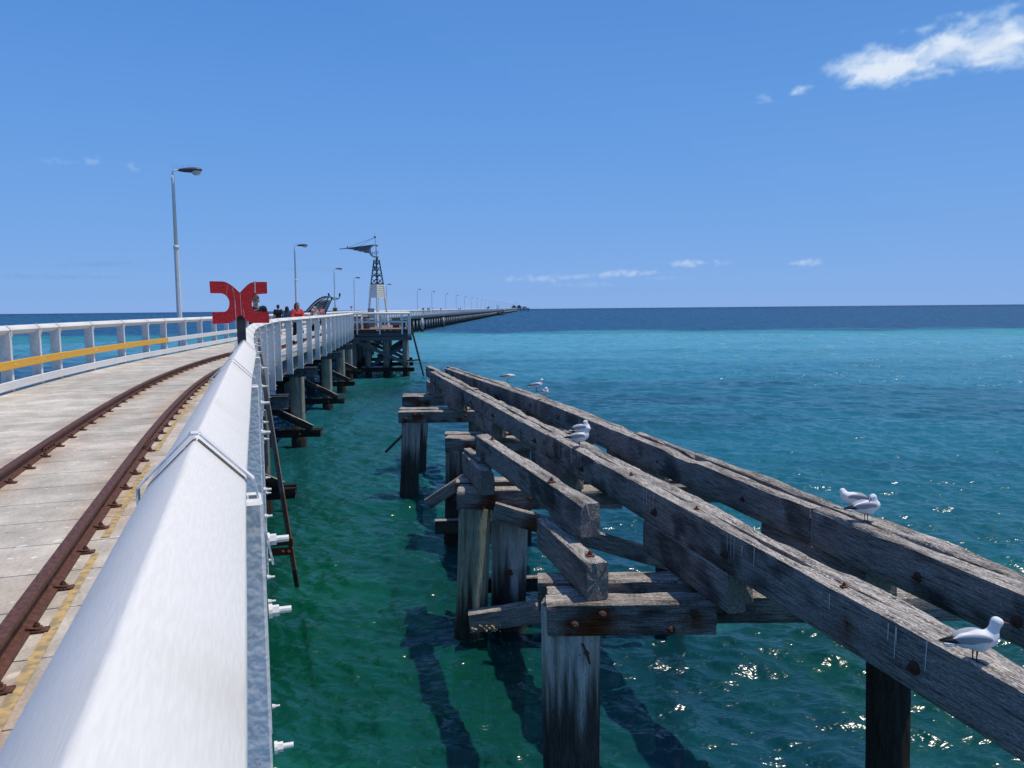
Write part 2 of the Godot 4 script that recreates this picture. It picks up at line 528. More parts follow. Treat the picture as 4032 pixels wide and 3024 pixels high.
func build_sky() -> Sky:
	var w := 4096
	var h := 2048
	var im := Image.create(w, h, false, Image.FORMAT_RGB8)
	var els := [0.0, 2.0, 5.0, 10.0, 15.0, 20.0, 30.0, 50.0, 90.0]
	var cols := [Color8(138, 176, 230), Color8(132, 174, 230), Color8(121, 169, 230), Color8(107, 160, 227), Color8(96, 151, 222), Color8(86, 142, 215), Color8(76, 130, 204), Color8(64, 114, 188), Color8(56, 100, 174)]
	var row := func(y: int) -> Color:
		var el := 90.0 - (y + 0.5) / h * 180.0
		if el < 0:
			return cols[0]
		for i in range(1, els.size()):
			if el <= els[i]:
				return cols[i - 1].lerp(cols[i], (el - els[i - 1]) / (els[i] - els[i - 1]))
		return cols[-1]
	for y in h:
		im.fill_rect(Rect2i(0, y, w, 1), row.call(y))
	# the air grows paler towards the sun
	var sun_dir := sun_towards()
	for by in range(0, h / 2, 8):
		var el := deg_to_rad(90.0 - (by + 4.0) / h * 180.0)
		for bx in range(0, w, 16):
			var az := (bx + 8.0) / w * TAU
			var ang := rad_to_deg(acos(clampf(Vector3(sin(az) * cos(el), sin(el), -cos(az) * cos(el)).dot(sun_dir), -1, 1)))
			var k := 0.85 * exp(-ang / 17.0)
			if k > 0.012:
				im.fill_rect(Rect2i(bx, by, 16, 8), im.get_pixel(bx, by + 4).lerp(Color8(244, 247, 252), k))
	var n := FastNoiseLite.new()
	n.seed = 5
	n.frequency = 0.42
	n.fractal_octaves = 6
	n.fractal_gain = 0.5
	n.domain_warp_enabled = true
	n.domain_warp_amplitude = 0.8
	n.domain_warp_frequency = 0.6
	# [azimuth, elevation, half length, half width, tilt, strength, softness]  in degrees
	var clouds := [
		[28.0, 15.0, 7.0, 1.45, 7.0, 1.0, 1.0], [29.0, 16.6, 3.2, 0.5, 4.0, 0.5, 1.0], [22.5, 15.0, 1.6, 0.7, 14.0, 0.6, 0.9], [26.0, 13.9, 2.6, 0.5, 2.0, 0.55, 1.0], [38.0, 15.4, 8.0, 1.3, 6.0, 1.0, 1.0],
		[19.6, 13.75, 0.8, 0.33, 5.0, 0.75, 0.7], [17.2, 13.5, 0.7, 0.28, -8.0, 0.3, 1.0],
		[3.0, 2.1, 4.0, 0.28, 1.0, 0.32, 1.0], [8.0, 2.35, 2.2, 0.26, 2.0, 0.5, 0.8], [12.4, 2.95, 1.3, 0.28, 0.0, 0.55, 0.7], [14.7, 2.95, 0.9, 0.2, 0.0, 0.35, 0.8], [20.2, 2.85, 1.1, 0.22, 0.0, 0.5, 0.8], [5.5, 1.6, 2.5, 0.16, 0.0, 0.2, 1.0], [11.0, 2.0, 1.5, 0.14, 0.0, 0.15, 1.0],
		[-27.2, 9.3, 0.55, 0.3, 10.0, 0.28, 1.0], [-29.0, 9.15, 0.9, 0.2, -3.0, 0.15, 1.0], [-24.8, 9.1, 0.4, 0.25, -30.0, 0.2, 1.0],
		[-27.0, 3.0, 2.6, 0.16, 3.0, -0.16, 1.0], [-30.0, 2.2, 6.0, 0.14, 0.0, -0.13, 1.0], [-14.0, 2.8, 4.0, 0.14, 0.0, -0.06, 1.0],
		[70.0, 12.0, 6.0, 1.4, 5.0, 0.8, 1.0], [-80.0, 9.0, 7.0, 1.0, -3.0, 0.5, 1.0], [140.0, 14.0, 8.0, 1.6, 4.0, 0.8, 1.0], [-140.0, 10.0, 8.0, 1.2, 0.0, 0.7, 1.0],
	]
	for c in clouds:
		var reach: float = maxf(c[2], c[3]) * 1.7 + 0.6
		var ylo := int((90.0 - c[1] - (c[3] * 3.0 + absf(sin(deg_to_rad(c[4]))) * reach + 0.5)) / 180.0 * h)
		var yhi := int((90.0 - c[1] + (c[3] * 3.0 + absf(sin(deg_to_rad(c[4]))) * reach + 0.5)) / 180.0 * h)
		var xlo := int(floor((c[0] - reach) / 360.0 * w))
		var xhi := int(ceil((c[0] + reach) / 360.0 * w))
		for y in range(maxi(0, ylo), mini(h, yhi)):
			var el := 90.0 - (y + 0.5) / h * 180.0
			for x in range(xlo, xhi):
				var az := (x + 0.5) / w * 360.0
				var d := Vector2(az - c[0], el - c[1]).rotated(-deg_to_rad(c[4]))
				var q := Vector2(d.x / c[2], d.y / c[3])
				var body := 1.0 - q.length_squared() * 0.75
				if body < -1.0:
					continue
				var size: float = clampf(c[3], 0.15, 1.4)
				var nz := n.get_noise_3d(az * 0.75 / size, el * 1.6 / size, c[0])
				var dens := clampf((body * 0.85 + nz * 1.15 * c[6] - 0.08) * 0.95, 0, 1)
				dens = smoothstep(0.0, 1.0, dens) * absf(c[5])
				if dens <= 0.003:
					continue
				var shade := clampf(0.5 + d.y / c[3] * 0.3 + nz * 0.5 + dens * 0.25, 0, 1)
				var white := Color8(196, 212, 242).lerp(Color8(234, 241, 252), shade) if c[5] > 0 else Color8(96, 122, 178)
				var px := posmod(x, w)
				im.set_pixel(px, y, im.get_pixel(px, y).lerp(white, dens * 0.93))
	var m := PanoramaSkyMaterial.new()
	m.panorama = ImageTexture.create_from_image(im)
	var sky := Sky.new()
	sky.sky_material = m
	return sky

# ------------------------------------------------------------------ sea
func sea_colour(x: float, z: float, r: float) -> Color:
	var deep := Color(0.020, 0.088, 0.180)
	var turq := Color(0.065, 0.300, 0.360)
	var teal := Color(0.024, 0.175, 0.235)
	var green := Color(0.004, 0.056, 0.040)
	var weed := Color(0.006, 0.040, 0.075)
	var a := noise.get_noise_2d(x * 0.35, z * 0.9)
	var b := noise_b.get_noise_2d(x * 0.25 + 40.0, z * 0.6)
	var out_z := -z + a * 14.0 + b * 10.0 + x * 0.04
	var c: Color
	# the sand flat lies between a weed meadow far out and the deeper green water by the jetty
	var flat := smoothstep(40.0, 118.0, out_z)
	c = teal.lerp(turq, clampf(flat + b * 0.35, 0, 1))
	if x < -6.0 - z * -0.12:
		pass
	var left := smoothstep(-6.0, -16.0, x + maxf(0.0, -z - 20.0) * 0.10)
	c = c.lerp(Color(0.02, 0.16, 0.20), left * 0.6)
	c = c.lerp(weed, left * (1.0 - smoothstep(70.0, 95.0, -z + a * 20.0)) * 0.85)
	c = c.lerp(deep, smoothstep(146.0, 182.0, -z + a * 16.0 + x * 0.075 + b * 12.0) )
	if r > 900.0:
		c = c.lerp(Color(0.015, 0.058, 0.130), smoothstep(900, 3000, r))
	# weed patches and the greener shallows
	var patch := smoothstep(0.12, 0.5, b + a * 0.6)
	c = c.lerp(weed, patch * 0.45 * (1.0 - smoothstep(40, 110, r)) * smoothstep(12, 30, r))
	var near := 1.0 - smoothstep(16.0, 44.0, r + a * 8.0 + maxf(0.0, x) * 0.6)
	c = c.lerp(green, near * clampf(0.75 + b * 0.8, 0.15, 1.0))
	var bright := smoothstep(0.15, 0.5, noise.get_noise_2d(x * 1.6 + 9.0, z * 1.6)) * (1.0 - smoothstep(8.0, 26.0, r))
	c = c.lerp(Color(0.014, 0.20, 0.11), bright * 0.7)
	# the band of clear green along the piles
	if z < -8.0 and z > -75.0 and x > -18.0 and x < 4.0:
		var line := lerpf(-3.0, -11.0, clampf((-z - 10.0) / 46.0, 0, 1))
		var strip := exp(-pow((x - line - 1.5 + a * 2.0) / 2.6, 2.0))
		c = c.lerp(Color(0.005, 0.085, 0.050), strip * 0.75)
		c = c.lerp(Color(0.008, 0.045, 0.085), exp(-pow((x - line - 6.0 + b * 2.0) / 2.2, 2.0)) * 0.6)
	return c

func build_sea() -> void:
	var radii := PackedFloat64Array()
	var r := 0.9
	while r < 13000.0:
		radii.append(r)
		r += maxf(0.04, r * r / 8000.0) if r < 1500.0 else r * 0.3
	var angles := PackedFloat64Array()
	var fine := 760
	for i in fine + 1:
		angles.append(deg_to_rad(-48.0 + 96.0 * i / fine))
	for i in range(1, 100):
		angles.append(deg_to_rad(48.0 + 264.0 * i / 100.0))
	var na := angles.size()
	var cs := []
	for a in angles:
		cs.append(Vector2(sin(a), -cos(a)))
	var w0 := FastNoiseLite.new()
	w0.seed = 13
	w0.frequency = 0.06
	w0.fractal_octaves = 2
	var w1 := FastNoiseLite.new()
	w1.seed = 3
	w1.frequency = 0.22
	w1.fractal_octaves = 2
	var w2 := FastNoiseLite.new()
	w2.seed = 4
	w2.frequency = 0.85
	w2.fractal_octaves = 2
	var w3 := FastNoiseLite.new()
	w3.seed = 8
	w3.frequency = 2.4
	w3.fractal_octaves = 2
	var o := structure("sea")
	var mesh := ArrayMesh.new()
	var split := [0, 0, 0, radii.size() - 1]
	for i in radii.size():
		if radii[i] < 55.0:
			split[1] = i
		if radii[i] < 150.0:
			split[2] = i
	for piece in 3:
		var i0: int = split[piece]
		var i1: int = split[piece + 1]
		var rows := i1 - i0 + 1
		var vs := PackedVector3Array()
		var ns := PackedVector3Array()
		var us := PackedVector2Array()
		var co := PackedColorArray()
		vs.resize(rows * na)
		ns.resize(rows * na)
		us.resize(rows * na)
		co.resize(rows * na)
		for i in rows:
			var rr := radii[i0 + i]
			var step := maxf(0.04, rr * rr / 8000.0)
			var f0 := clampf(16.0 / (3.0 * step), 0, 1) * 0.20
			var f1 := clampf(4.5 / (3.0 * step), 0, 1) * 0.13
			var f2 := clampf(1.3 / (3.0 * step), 0, 1) * 0.10
			var f3 := clampf(0.42 / (3.0 * step), 0, 1) * 0.046
			var drop := rr * rr / 12742000.0
			for k in na:
				var d: Vector2 = cs[k]
				var x := d.x * rr
				var z := d.y * rr
				var y := -drop
				if rr < 900.0 and k <= fine:
					var u := x * 0.94 + z * 0.34
					var v := z * 0.94 - x * 0.34
					if f0 > 0.01:
						y += f0 * w0.get_noise_2d(u * 0.55, v * 1.2) * smoothstep(3.0, 40.0, rr)
					if f1 > 0.004:
						y += f1 * w1.get_noise_2d(u * 0.62, v * 1.25)
					if f2 > 0.004:
						y += f2 * w2.get_noise_2d(u * 0.6, v * 1.2)
					if f3 > 0.003:
						y += f3 * w3.get_noise_2d(u * 0.7, v * 1.1)
				var at := i * na + k
				vs[at] = Vector3(x, y, z)
				us[at] = Vector2(x, z)
				co[at] = sea_colour(x, z, rr).linear_to_srgb() if k % 2 == 0 or rr < 40.0 or k > fine else co[at - 1]
		for i in rows:
			var ia := maxi(i - 1, 0)
			var ib := mini(i + 1, rows - 1)
			for k in na:
				var ka := (k + na - 1) % na
				var kb := (k + 1) % na
				var du := vs[ib * na + k] - vs[ia * na + k]
				var dv := vs[i * na + kb] - vs[i * na + ka]
				var nrm := dv.cross(du).normalized() * signf(dv.cross(du).y)
				var far := smoothstep(30.0, 110.0, radii[i0 + i])
				if far > 0.0 and k <= fine and radii[i0 + i] < 4000.0:
					var p := vs[i * na + k]
					nrm = (nrm + Vector3(0.30 * w1.get_noise_2d(p.x * 1.5, p.z * 1.5), 0, 0.85 * w2.get_noise_2d(p.x * 0.45, p.z * 0.45 + 70.0)) * far).normalized()
				ns[i * na + k] = nrm
		var ix := PackedInt32Array()
		ix.resize((rows - 1) * na * 6)
		var at2 := 0
		for i in rows - 1:
			for k in na:
				var a := i * na + k
				var b := i * na + (k + 1) % na
				var c := a + na
				var d2 := b + na
				ix[at2] = a; ix[at2 + 1] = c; ix[at2 + 2] = b
				ix[at2 + 3] = b; ix[at2 + 4] = c; ix[at2 + 5] = d2
				at2 += 6
		var arr := []
		arr.resize(Mesh.ARRAY_MAX)
		arr[Mesh.ARRAY_VERTEX] = vs
		arr[Mesh.ARRAY_NORMAL] = ns
		arr[Mesh.ARRAY_TEX_UV] = us
		arr[Mesh.ARRAY_COLOR] = co
		arr[Mesh.ARRAY_INDEX] = ix
		mesh.add_surface_from_arrays(Mesh.PRIMITIVE_TRIANGLES, arr)
		mesh.surface_set_material(piece, mats[["sea_near", "sea_middle", "sea_far"][piece]])
	var mi := MeshInstance3D.new()
	mi.name = "water"
	mi.mesh = mesh
	o.add_child(mi)
	# the sandy and weedy bottom seen through the clear water close by
	var bed := M.new(true)
	var rows := []
	var rb := 0.6
	while rb < 420.0:
		var line := []
		for k in 181:
			var a := TAU * k / 180.0
			var x := sin(a) * rb
			var z := -cos(a) * rb
			var lump := noise.get_noise_2d(x * 6.0, z * 6.0) + 0.6 * noise_b.get_noise_2d(x * 18.0, z * 18.0)
			var c := sea_colour(x, z, rb) * (1.45 + 1.6 * clampf(lump, -0.45, 0.9) * (1.0 - smoothstep(20.0, 56.0, rb)))
			c.a = 1.0
			line.append([Vector3(x, -2.1 + lump * 0.9, z), c.linear_to_srgb()])
		rows.append(line)
		rb *= 1.035
	for i in rows.size() - 1:
		for k in 180:
			var q := [rows[i][k], rows[i][k + 1], rows[i + 1][k + 1], rows[i + 1][k]]
			bed.quad_c([q[0][0], q[1][0], q[2][0], q[3][0]], Vector3.UP, [Vector2(), Vector2(), Vector2(), Vector2()], [q[0][1], q[1][1], q[2][1], q[3][1]])
	var ground := structure("seabed")
	part(ground, "sand", bed.done(), mats["seabed"])

# ------------------------------------------------------------------ timber
func timber(length: float, w: float, h: float, seed_: int, o := {}) -> ArrayMesh:   # along x, centred in y and z
	var step: float = o.get("step", 0.12)
	var rot: float = o.get("rot", 0.0)
	var rough: float = o.get("rough", 0.005)
	var rust: Array = o.get("rust", [])       # [x, y, radius] on the +z face
	var bites: Array = o.get("bites", [])     # [x, width, depth]
	var nx := maxi(2, int(ceil(length / step)))
	var c := minf(0.014, minf(w, h) * 0.12)
	var per := []     # [z, y, face, v]
	var add := func(z0: float, y0: float, z1: float, y1: float, n: int, face: int):
		for k in n:
			per.append([lerpf(z0, z1, float(k) / n), lerpf(y0, y1, float(k) / n), face])
	var hw := w / 2
	var hh := h / 2
	add.call(-hw, -hh + c, -hw, hh - c, o.get("ny", 3), 0)
	add.call(-hw, hh - c, -hw + c, hh, 1, 1)
	add.call(-hw + c, hh, hw - c, hh, o.get("nt", 5), 1)
	add.call(hw - c, hh, hw, hh - c, 1, 1)
	add.call(hw, hh - c, hw, -hh + c, o.get("ny", 3), 2)
	add.call(hw, -hh + c, hw - c, -hh, 1, 3)
	add.call(hw - c, -hh, -hw + c, -hh, 2, 3)
	add.call(-hw + c, -hh, -hw, -hh + c, 1, 3)
	var np := per.size()
	var vs := []
	var cs := []
	var us := []
	var tone0: float = 0.82 + 0.18 * rng.randf()
	var shift := Vector2(seed_ * 0.37, seed_ * 0.113)
	for i in nx + 1:
		var x0 := length * i / nx - length / 2
		var vsum := 0.0
		for j in np:
			var q: Array = per[j]
			var p := Vector3(x0, q[1], q[0])
			var key := Vector3(x0 + seed_ * 5.3, q[1] * 3.0, q[0] * 3.0)
			var d := noise.get_noise_3d(key.x * 9.0, key.y * 40.0, key.z * 40.0)
			var outn := Vector3(0, signf(q[1]) if q[2] == 1 or q[2] == 3 else 0.0, signf(q[0]) if q[2] == 0 or q[2] == 2 else 0.0)
			p += outn * d * rough
			if absf(q[0]) > hw - c * 1.01 and q[1] > hh - c * 1.01:      # chewed arrises
				var bite: float = maxf(0.0, noise_b.get_noise_2d(key.x * 7.0, signf(q[0]) * 30.0 + 9.0) - 0.02) * 0.085 * o.get("chew", 0.7)
				p += Vector3(0, -bite * 0.8, -signf(q[0]) * bite * 0.7)
			if q[2] == 1 and rot > 0.0:
				var e := noise_b.get_noise_3d(key.x * 3.0, 0.0, q[0] * 45.0)
				var e2 := noise.get_noise_2d(key.x * 2.2, q[0] * 9.0 + 30.0)
				p.y -= rot * (maxf(0.0, e + 0.05) * 0.06 + maxf(0.0, e2) * 0.05)
				p.y += rot * 0.012 * d
			for b in bites:
				var t: float = 1.0 - absf(x0 - b[0]) / b[1]
				if t > 0 and q[1] > -hh * 0.5:
					p.y -= b[2] * smoothstep(0, 0.7, t) * (0.7 + 0.6 * d) * (0.5 + 0.5 * q[1] / hh)
			if i == 0 or i == nx:
				p.x += noise.get_noise_3d(key.z * 60.0, key.y * 60.0, seed_ * 3.0) * 0.02
			vs.append(p)
			var tone := tone0 * (1.0 + 0.5 * noise_b.get_noise_2d(key.x * 4.0, q[1] * 14.0 + q[0] * 14.0) + 0.45 * noise.get_noise_2d(key.x * 14.0 + 70.0, q[1] * 34.0 - q[0] * 34.0))
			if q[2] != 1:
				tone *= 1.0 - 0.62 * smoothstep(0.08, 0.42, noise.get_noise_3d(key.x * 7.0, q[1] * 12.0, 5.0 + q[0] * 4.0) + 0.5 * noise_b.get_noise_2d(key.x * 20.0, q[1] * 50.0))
			tone = clampf(tone, 0.08, 1.0)
			var col := Color(tone, tone * 0.985, tone * 0.97)
			for s in rust:
				if q[0] > 0.0 and q[2] != 1:
					var dx: float = absf(x0 - s[0])
					var dy: float = q[1] - s[1]
					var k := exp(-pow(dx / (s[2] * (0.8 if dy > 0 else 1.7)), 2.0)) * (exp(-pow(dy / (s[2] * 0.6), 2.0)) if dy > 0 else exp(-pow(dy / (s[2] * 3.0), 2.0)))
					k *= clampf(1.3 + 1.6 * noise.get_noise_2d(x0 * 60.0 + seed_, q[1] * 14.0), 0, 1)
					col = col.lerp(Color(0.46, 0.13, 0.035), clampf(k, 0, 0.9))
			cs.append(col)
			us.append(shift + Vector2(x0, vsum))
			if j < np - 1:
				vsum += Vector2(per[j + 1][0] - q[0], per[j + 1][1] - q[1]).length()
	var side := M.new(true)
	var top := M.new(true)
	var ends := M.new()
	for i in nx:
		for j in np:
			var j2 := (j + 1) % np
			var idx := [i * np + j, (i + 1) * np + j, (i + 1) * np + j2, i * np + j2]
			var mid: Vector3 = (vs[idx[0]] + vs[idx[2]]) / 2
			var m := top if per[j][2] == 1 else side
			var uv := [us[idx[0]], us[idx[1]], us[idx[2]], us[idx[3]]]
			if j2 == 0:
				uv[2] = uv[1] + Vector2(0, c)
				uv[3] = uv[0] + Vector2(0, c)
			m.quad_c([vs[idx[0]], vs[idx[1]], vs[idx[2]], vs[idx[3]]], Vector3(0, mid.y / h, mid.z / w), uv, [cs[idx[0]], cs[idx[1]], cs[idx[2]], cs[idx[3]]])
	for e in [0, nx]:
		var centre := Vector3(length * e / nx - length / 2, 0, 0)
		ends.tint = Color(tone0, tone0, tone0)
		for j in np:
			var a: Vector3 = vs[e * np + j]
			var b: Vector3 = vs[e * np + (j + 1) % np]
			ends.tri(centre, a, b, Vector3(-1 if e == 0 else 1, 0, 0), shift, shift + Vector2(a.z, a.y), shift + Vector2(b.z, b.y))
	var mesh := ArrayMesh.new()
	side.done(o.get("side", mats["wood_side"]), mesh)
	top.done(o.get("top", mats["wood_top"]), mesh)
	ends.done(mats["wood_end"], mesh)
	return mesh

func between(a: Vector3, b: Vector3) -> Transform3D:   # x from a to b, y as upright as can be
	var x := (b - a).normalized()
	var z := x.cross(Vector3.UP).normalized()
	return Transform3D(Basis(x, z.cross(x).normalized(), z), (a + b) / 2)

func pile_mesh(top: Vector3, bottom: Vector3, r0: float, r1: float, seed_: int, o := {}) -> ArrayMesh:
	var base: Color = o.get("base", Color(0.80, 0.79, 0.80))
	var tide: float = o.get("tide", 0.95)     # height to which the pile is black
	var sides: int = o.get("sides", 30)
	var step: float = o.get("step", 0.1)
	var rust: Array = o.get("rust", [])   # [angle, height]
	var n := maxi(4, int(ceil(top.distance_to(bottom) / step)))
	var axis := (bottom - top).normalized()
	var sx := axis.cross(Vector3.BACK).normalized()
	var sz := sx.cross(axis).normalized()
	var m := M.new(true)
	var vs := []
	var cs := []
	var us := []
	for i in n + 1:
		var t := float(i) / n
		var p := top.lerp(bottom, t)
		for k in sides + 1:
			var an := TAU * (k % sides) / sides
			var ca := cos(an)
			var sa := sin(an)
			var groove := noise.get_noise_3d(ca * 26.0 + seed_ * 9.0, sa * 26.0, p.y * 1.6)
			var fold := noise_b.get_noise_3d(ca * 9.0 + seed_ * 3.0, sa * 9.0, p.y * 1.0)
			var rad := lerpf(r0, r1, t) * (1.0 + fold * 0.07)
			if o.get("cracks", true):
				rad -= 0.022 * smoothstep(0.22, 0.34, groove)
			var wet := smoothstep(tide + 0.45, tide - 0.25, p.y + noise.get_noise_3d(ca * 30.0 + seed_, sa * 30.0, p.y * 2.0) * 0.7)
			if p.y < 0.55:
				rad += 0.03 * absf(noise.get_noise_3d(ca * 50.0, p.y * 60.0, sa * 50.0 + seed_)) * smoothstep(0.55, 0.1, p.y) + 0.012 * smoothstep(0.55, 0.2, p.y)
			vs.append(p + (sx * ca + sz * sa) * rad)
			var c := base * (0.92 + 0.3 * fold)
			c = c.lerp(Color(0.12, 0.105, 0.10), smoothstep(0.2, 0.4, groove) * 0.6)
			for s in rust:
				var da := wrapf(an - s[0], -PI, PI)
				var k2: float = exp(-pow(da / 0.13, 2.0)) * smoothstep(s[1] - 1.9, s[1], p.y) * (1.0 if p.y < s[1] else 0.0)
				c = c.lerp(Color(0.42, 0.19, 0.07), clampf(k2 * (0.7 + groove), 0, 0.8))
			c = c.lerp(Color(0.055, 0.045, 0.04), wet * 0.93)
			c.a = 1
			cs.append(c)
			us.append(Vector2(p.y + seed_ * 0.71, TAU * k / sides * r0))
	var w := sides + 1
	for i in n:
		for k in sides:
			var q := [i * w + k, i * w + k + 1, (i + 1) * w + k + 1, (i + 1) * w + k]
			var mid := (vs[q[0]] + vs[q[2]]) / 2 as Vector3
			var out := mid - top.lerp(bottom, (i + 0.5) / n)
			m.quad_c([vs[q[0]], vs[q[1]], vs[q[2]], vs[q[3]]], out, [us[q[0]], us[q[1]], us[q[2]], us[q[3]]], [cs[q[0]], cs[q[1]], cs[q[2]], cs[q[3]]])
	var mesh := m.done(mats["pile_wood"])
	var cap := M.new()
	cap.tint = Color(0.8, 0.8, 0.8)
	for k in sides:
		cap.tri(top, vs[k], vs[k + 1], -axis, Vector2(0, 0), Vector2(vs[k].x - top.x, vs[k].z - top.z), Vector2(vs[k + 1].x - top.x, vs[k + 1].z - top.z))
	cap.done(mats["wood_end"], mesh)
	return mesh

var bolt_meshes := {}
func bolt(kind: String) -> ArrayMesh:      # stands out along +z
	if bolt_meshes.has(kind):
		return bolt_meshes[kind]
	var m := M.new()
	var s := 1.0
	match kind:
		"square":       # rusty square washer and nut, drawn large by corrosion
			m.box(Transform3D(Basis(Vector3.BACK, 0.3), Vector3(0, 0, 0.006)), Vector3(0.085, 0.085, 0.012), 0.004)
			m.tube([Vector3(0, 0, 0.01), Vector3(0, 0, 0.045)], [0.027, 0.022], 6)
			m.tube([Vector3(0, 0, 0.04), Vector3(0, 0, 0.056)], [0.013, 0.012], 7)
		"round":
			m.tube([Vector3(0, 0, -0.005), Vector3(0, 0, 0.012), Vector3(0, 0, 0.03)], [0.05, 0.047, 0.03], 10)
			m.tube([Vector3(0, 0, 0.025), Vector3(0, 0, 0.055)], [0.021, 0.017], 6)
		"rail":         # painted hexagon nut with the thread standing out
			m.tube([Vector3(0, 0, -0.004), Vector3(0, 0, 0.004)], [0.016, 0.016], 12)
			m.tube([Vector3(0, 0, 0.003), Vector3(0, 0, 0.018)], [0.0125, 0.0125], 6)
			m.tube([Vector3(0, 0, 0.015), Vector3(0, 0, 0.044)], [0.0075, 0.007], 10)
		"dome":
			m.tube([Vector3(0, 0, 0), Vector3(0, 0, 0.006), Vector3(0, 0, 0.011)], [0.02, 0.018, 0.008], 10)
	bolt_meshes[kind] = m.done()
	return bolt_meshes[kind]

func bolt_at(parent: Node, kind: String, material: String, p: Vector3, out: Vector3, called := "bolt", scale_ := 1.0) -> MeshInstance3D:
	var z := out.normalized()
	var x := Vector3.UP.cross(z).normalized() if absf(z.y) < 0.95 else Vector3.RIGHT
	return part(parent, called, bolt(kind), mats[material], Transform3D(Basis(x, z.cross(x), z).scaled(Vector3.ONE * scale_), p))

# ------------------------------------------------------------------ the ruined old jetty
func left_girder(z: float) -> float:     # x of its left face
	return 3.485 + 0.243 * z

func right_girder(z: float) -> float:    # x of its left face
	return lut([-27, -26, -22, -18, -14, -10, -6, 0], [-2.45, -2.2, -0.98, 0.22, 1.27, 2.26, 3.21, 4.62], z)

func girder_timber(parent: Node3D, called: String, edge: Callable, inset: float, z0: float, z1: float, y: float, w: float, h: float, seed_: int, o := {}) -> void:   # from z0 (far) to z1 (near)
	var a := Vector3(edge.call(z0) + inset, y, z0)
	var b := Vector3(edge.call(z1) + inset, y, z1)
	part(parent, called, timber(a.distance_to(b), w, h, seed_, o), null, between(a, b))

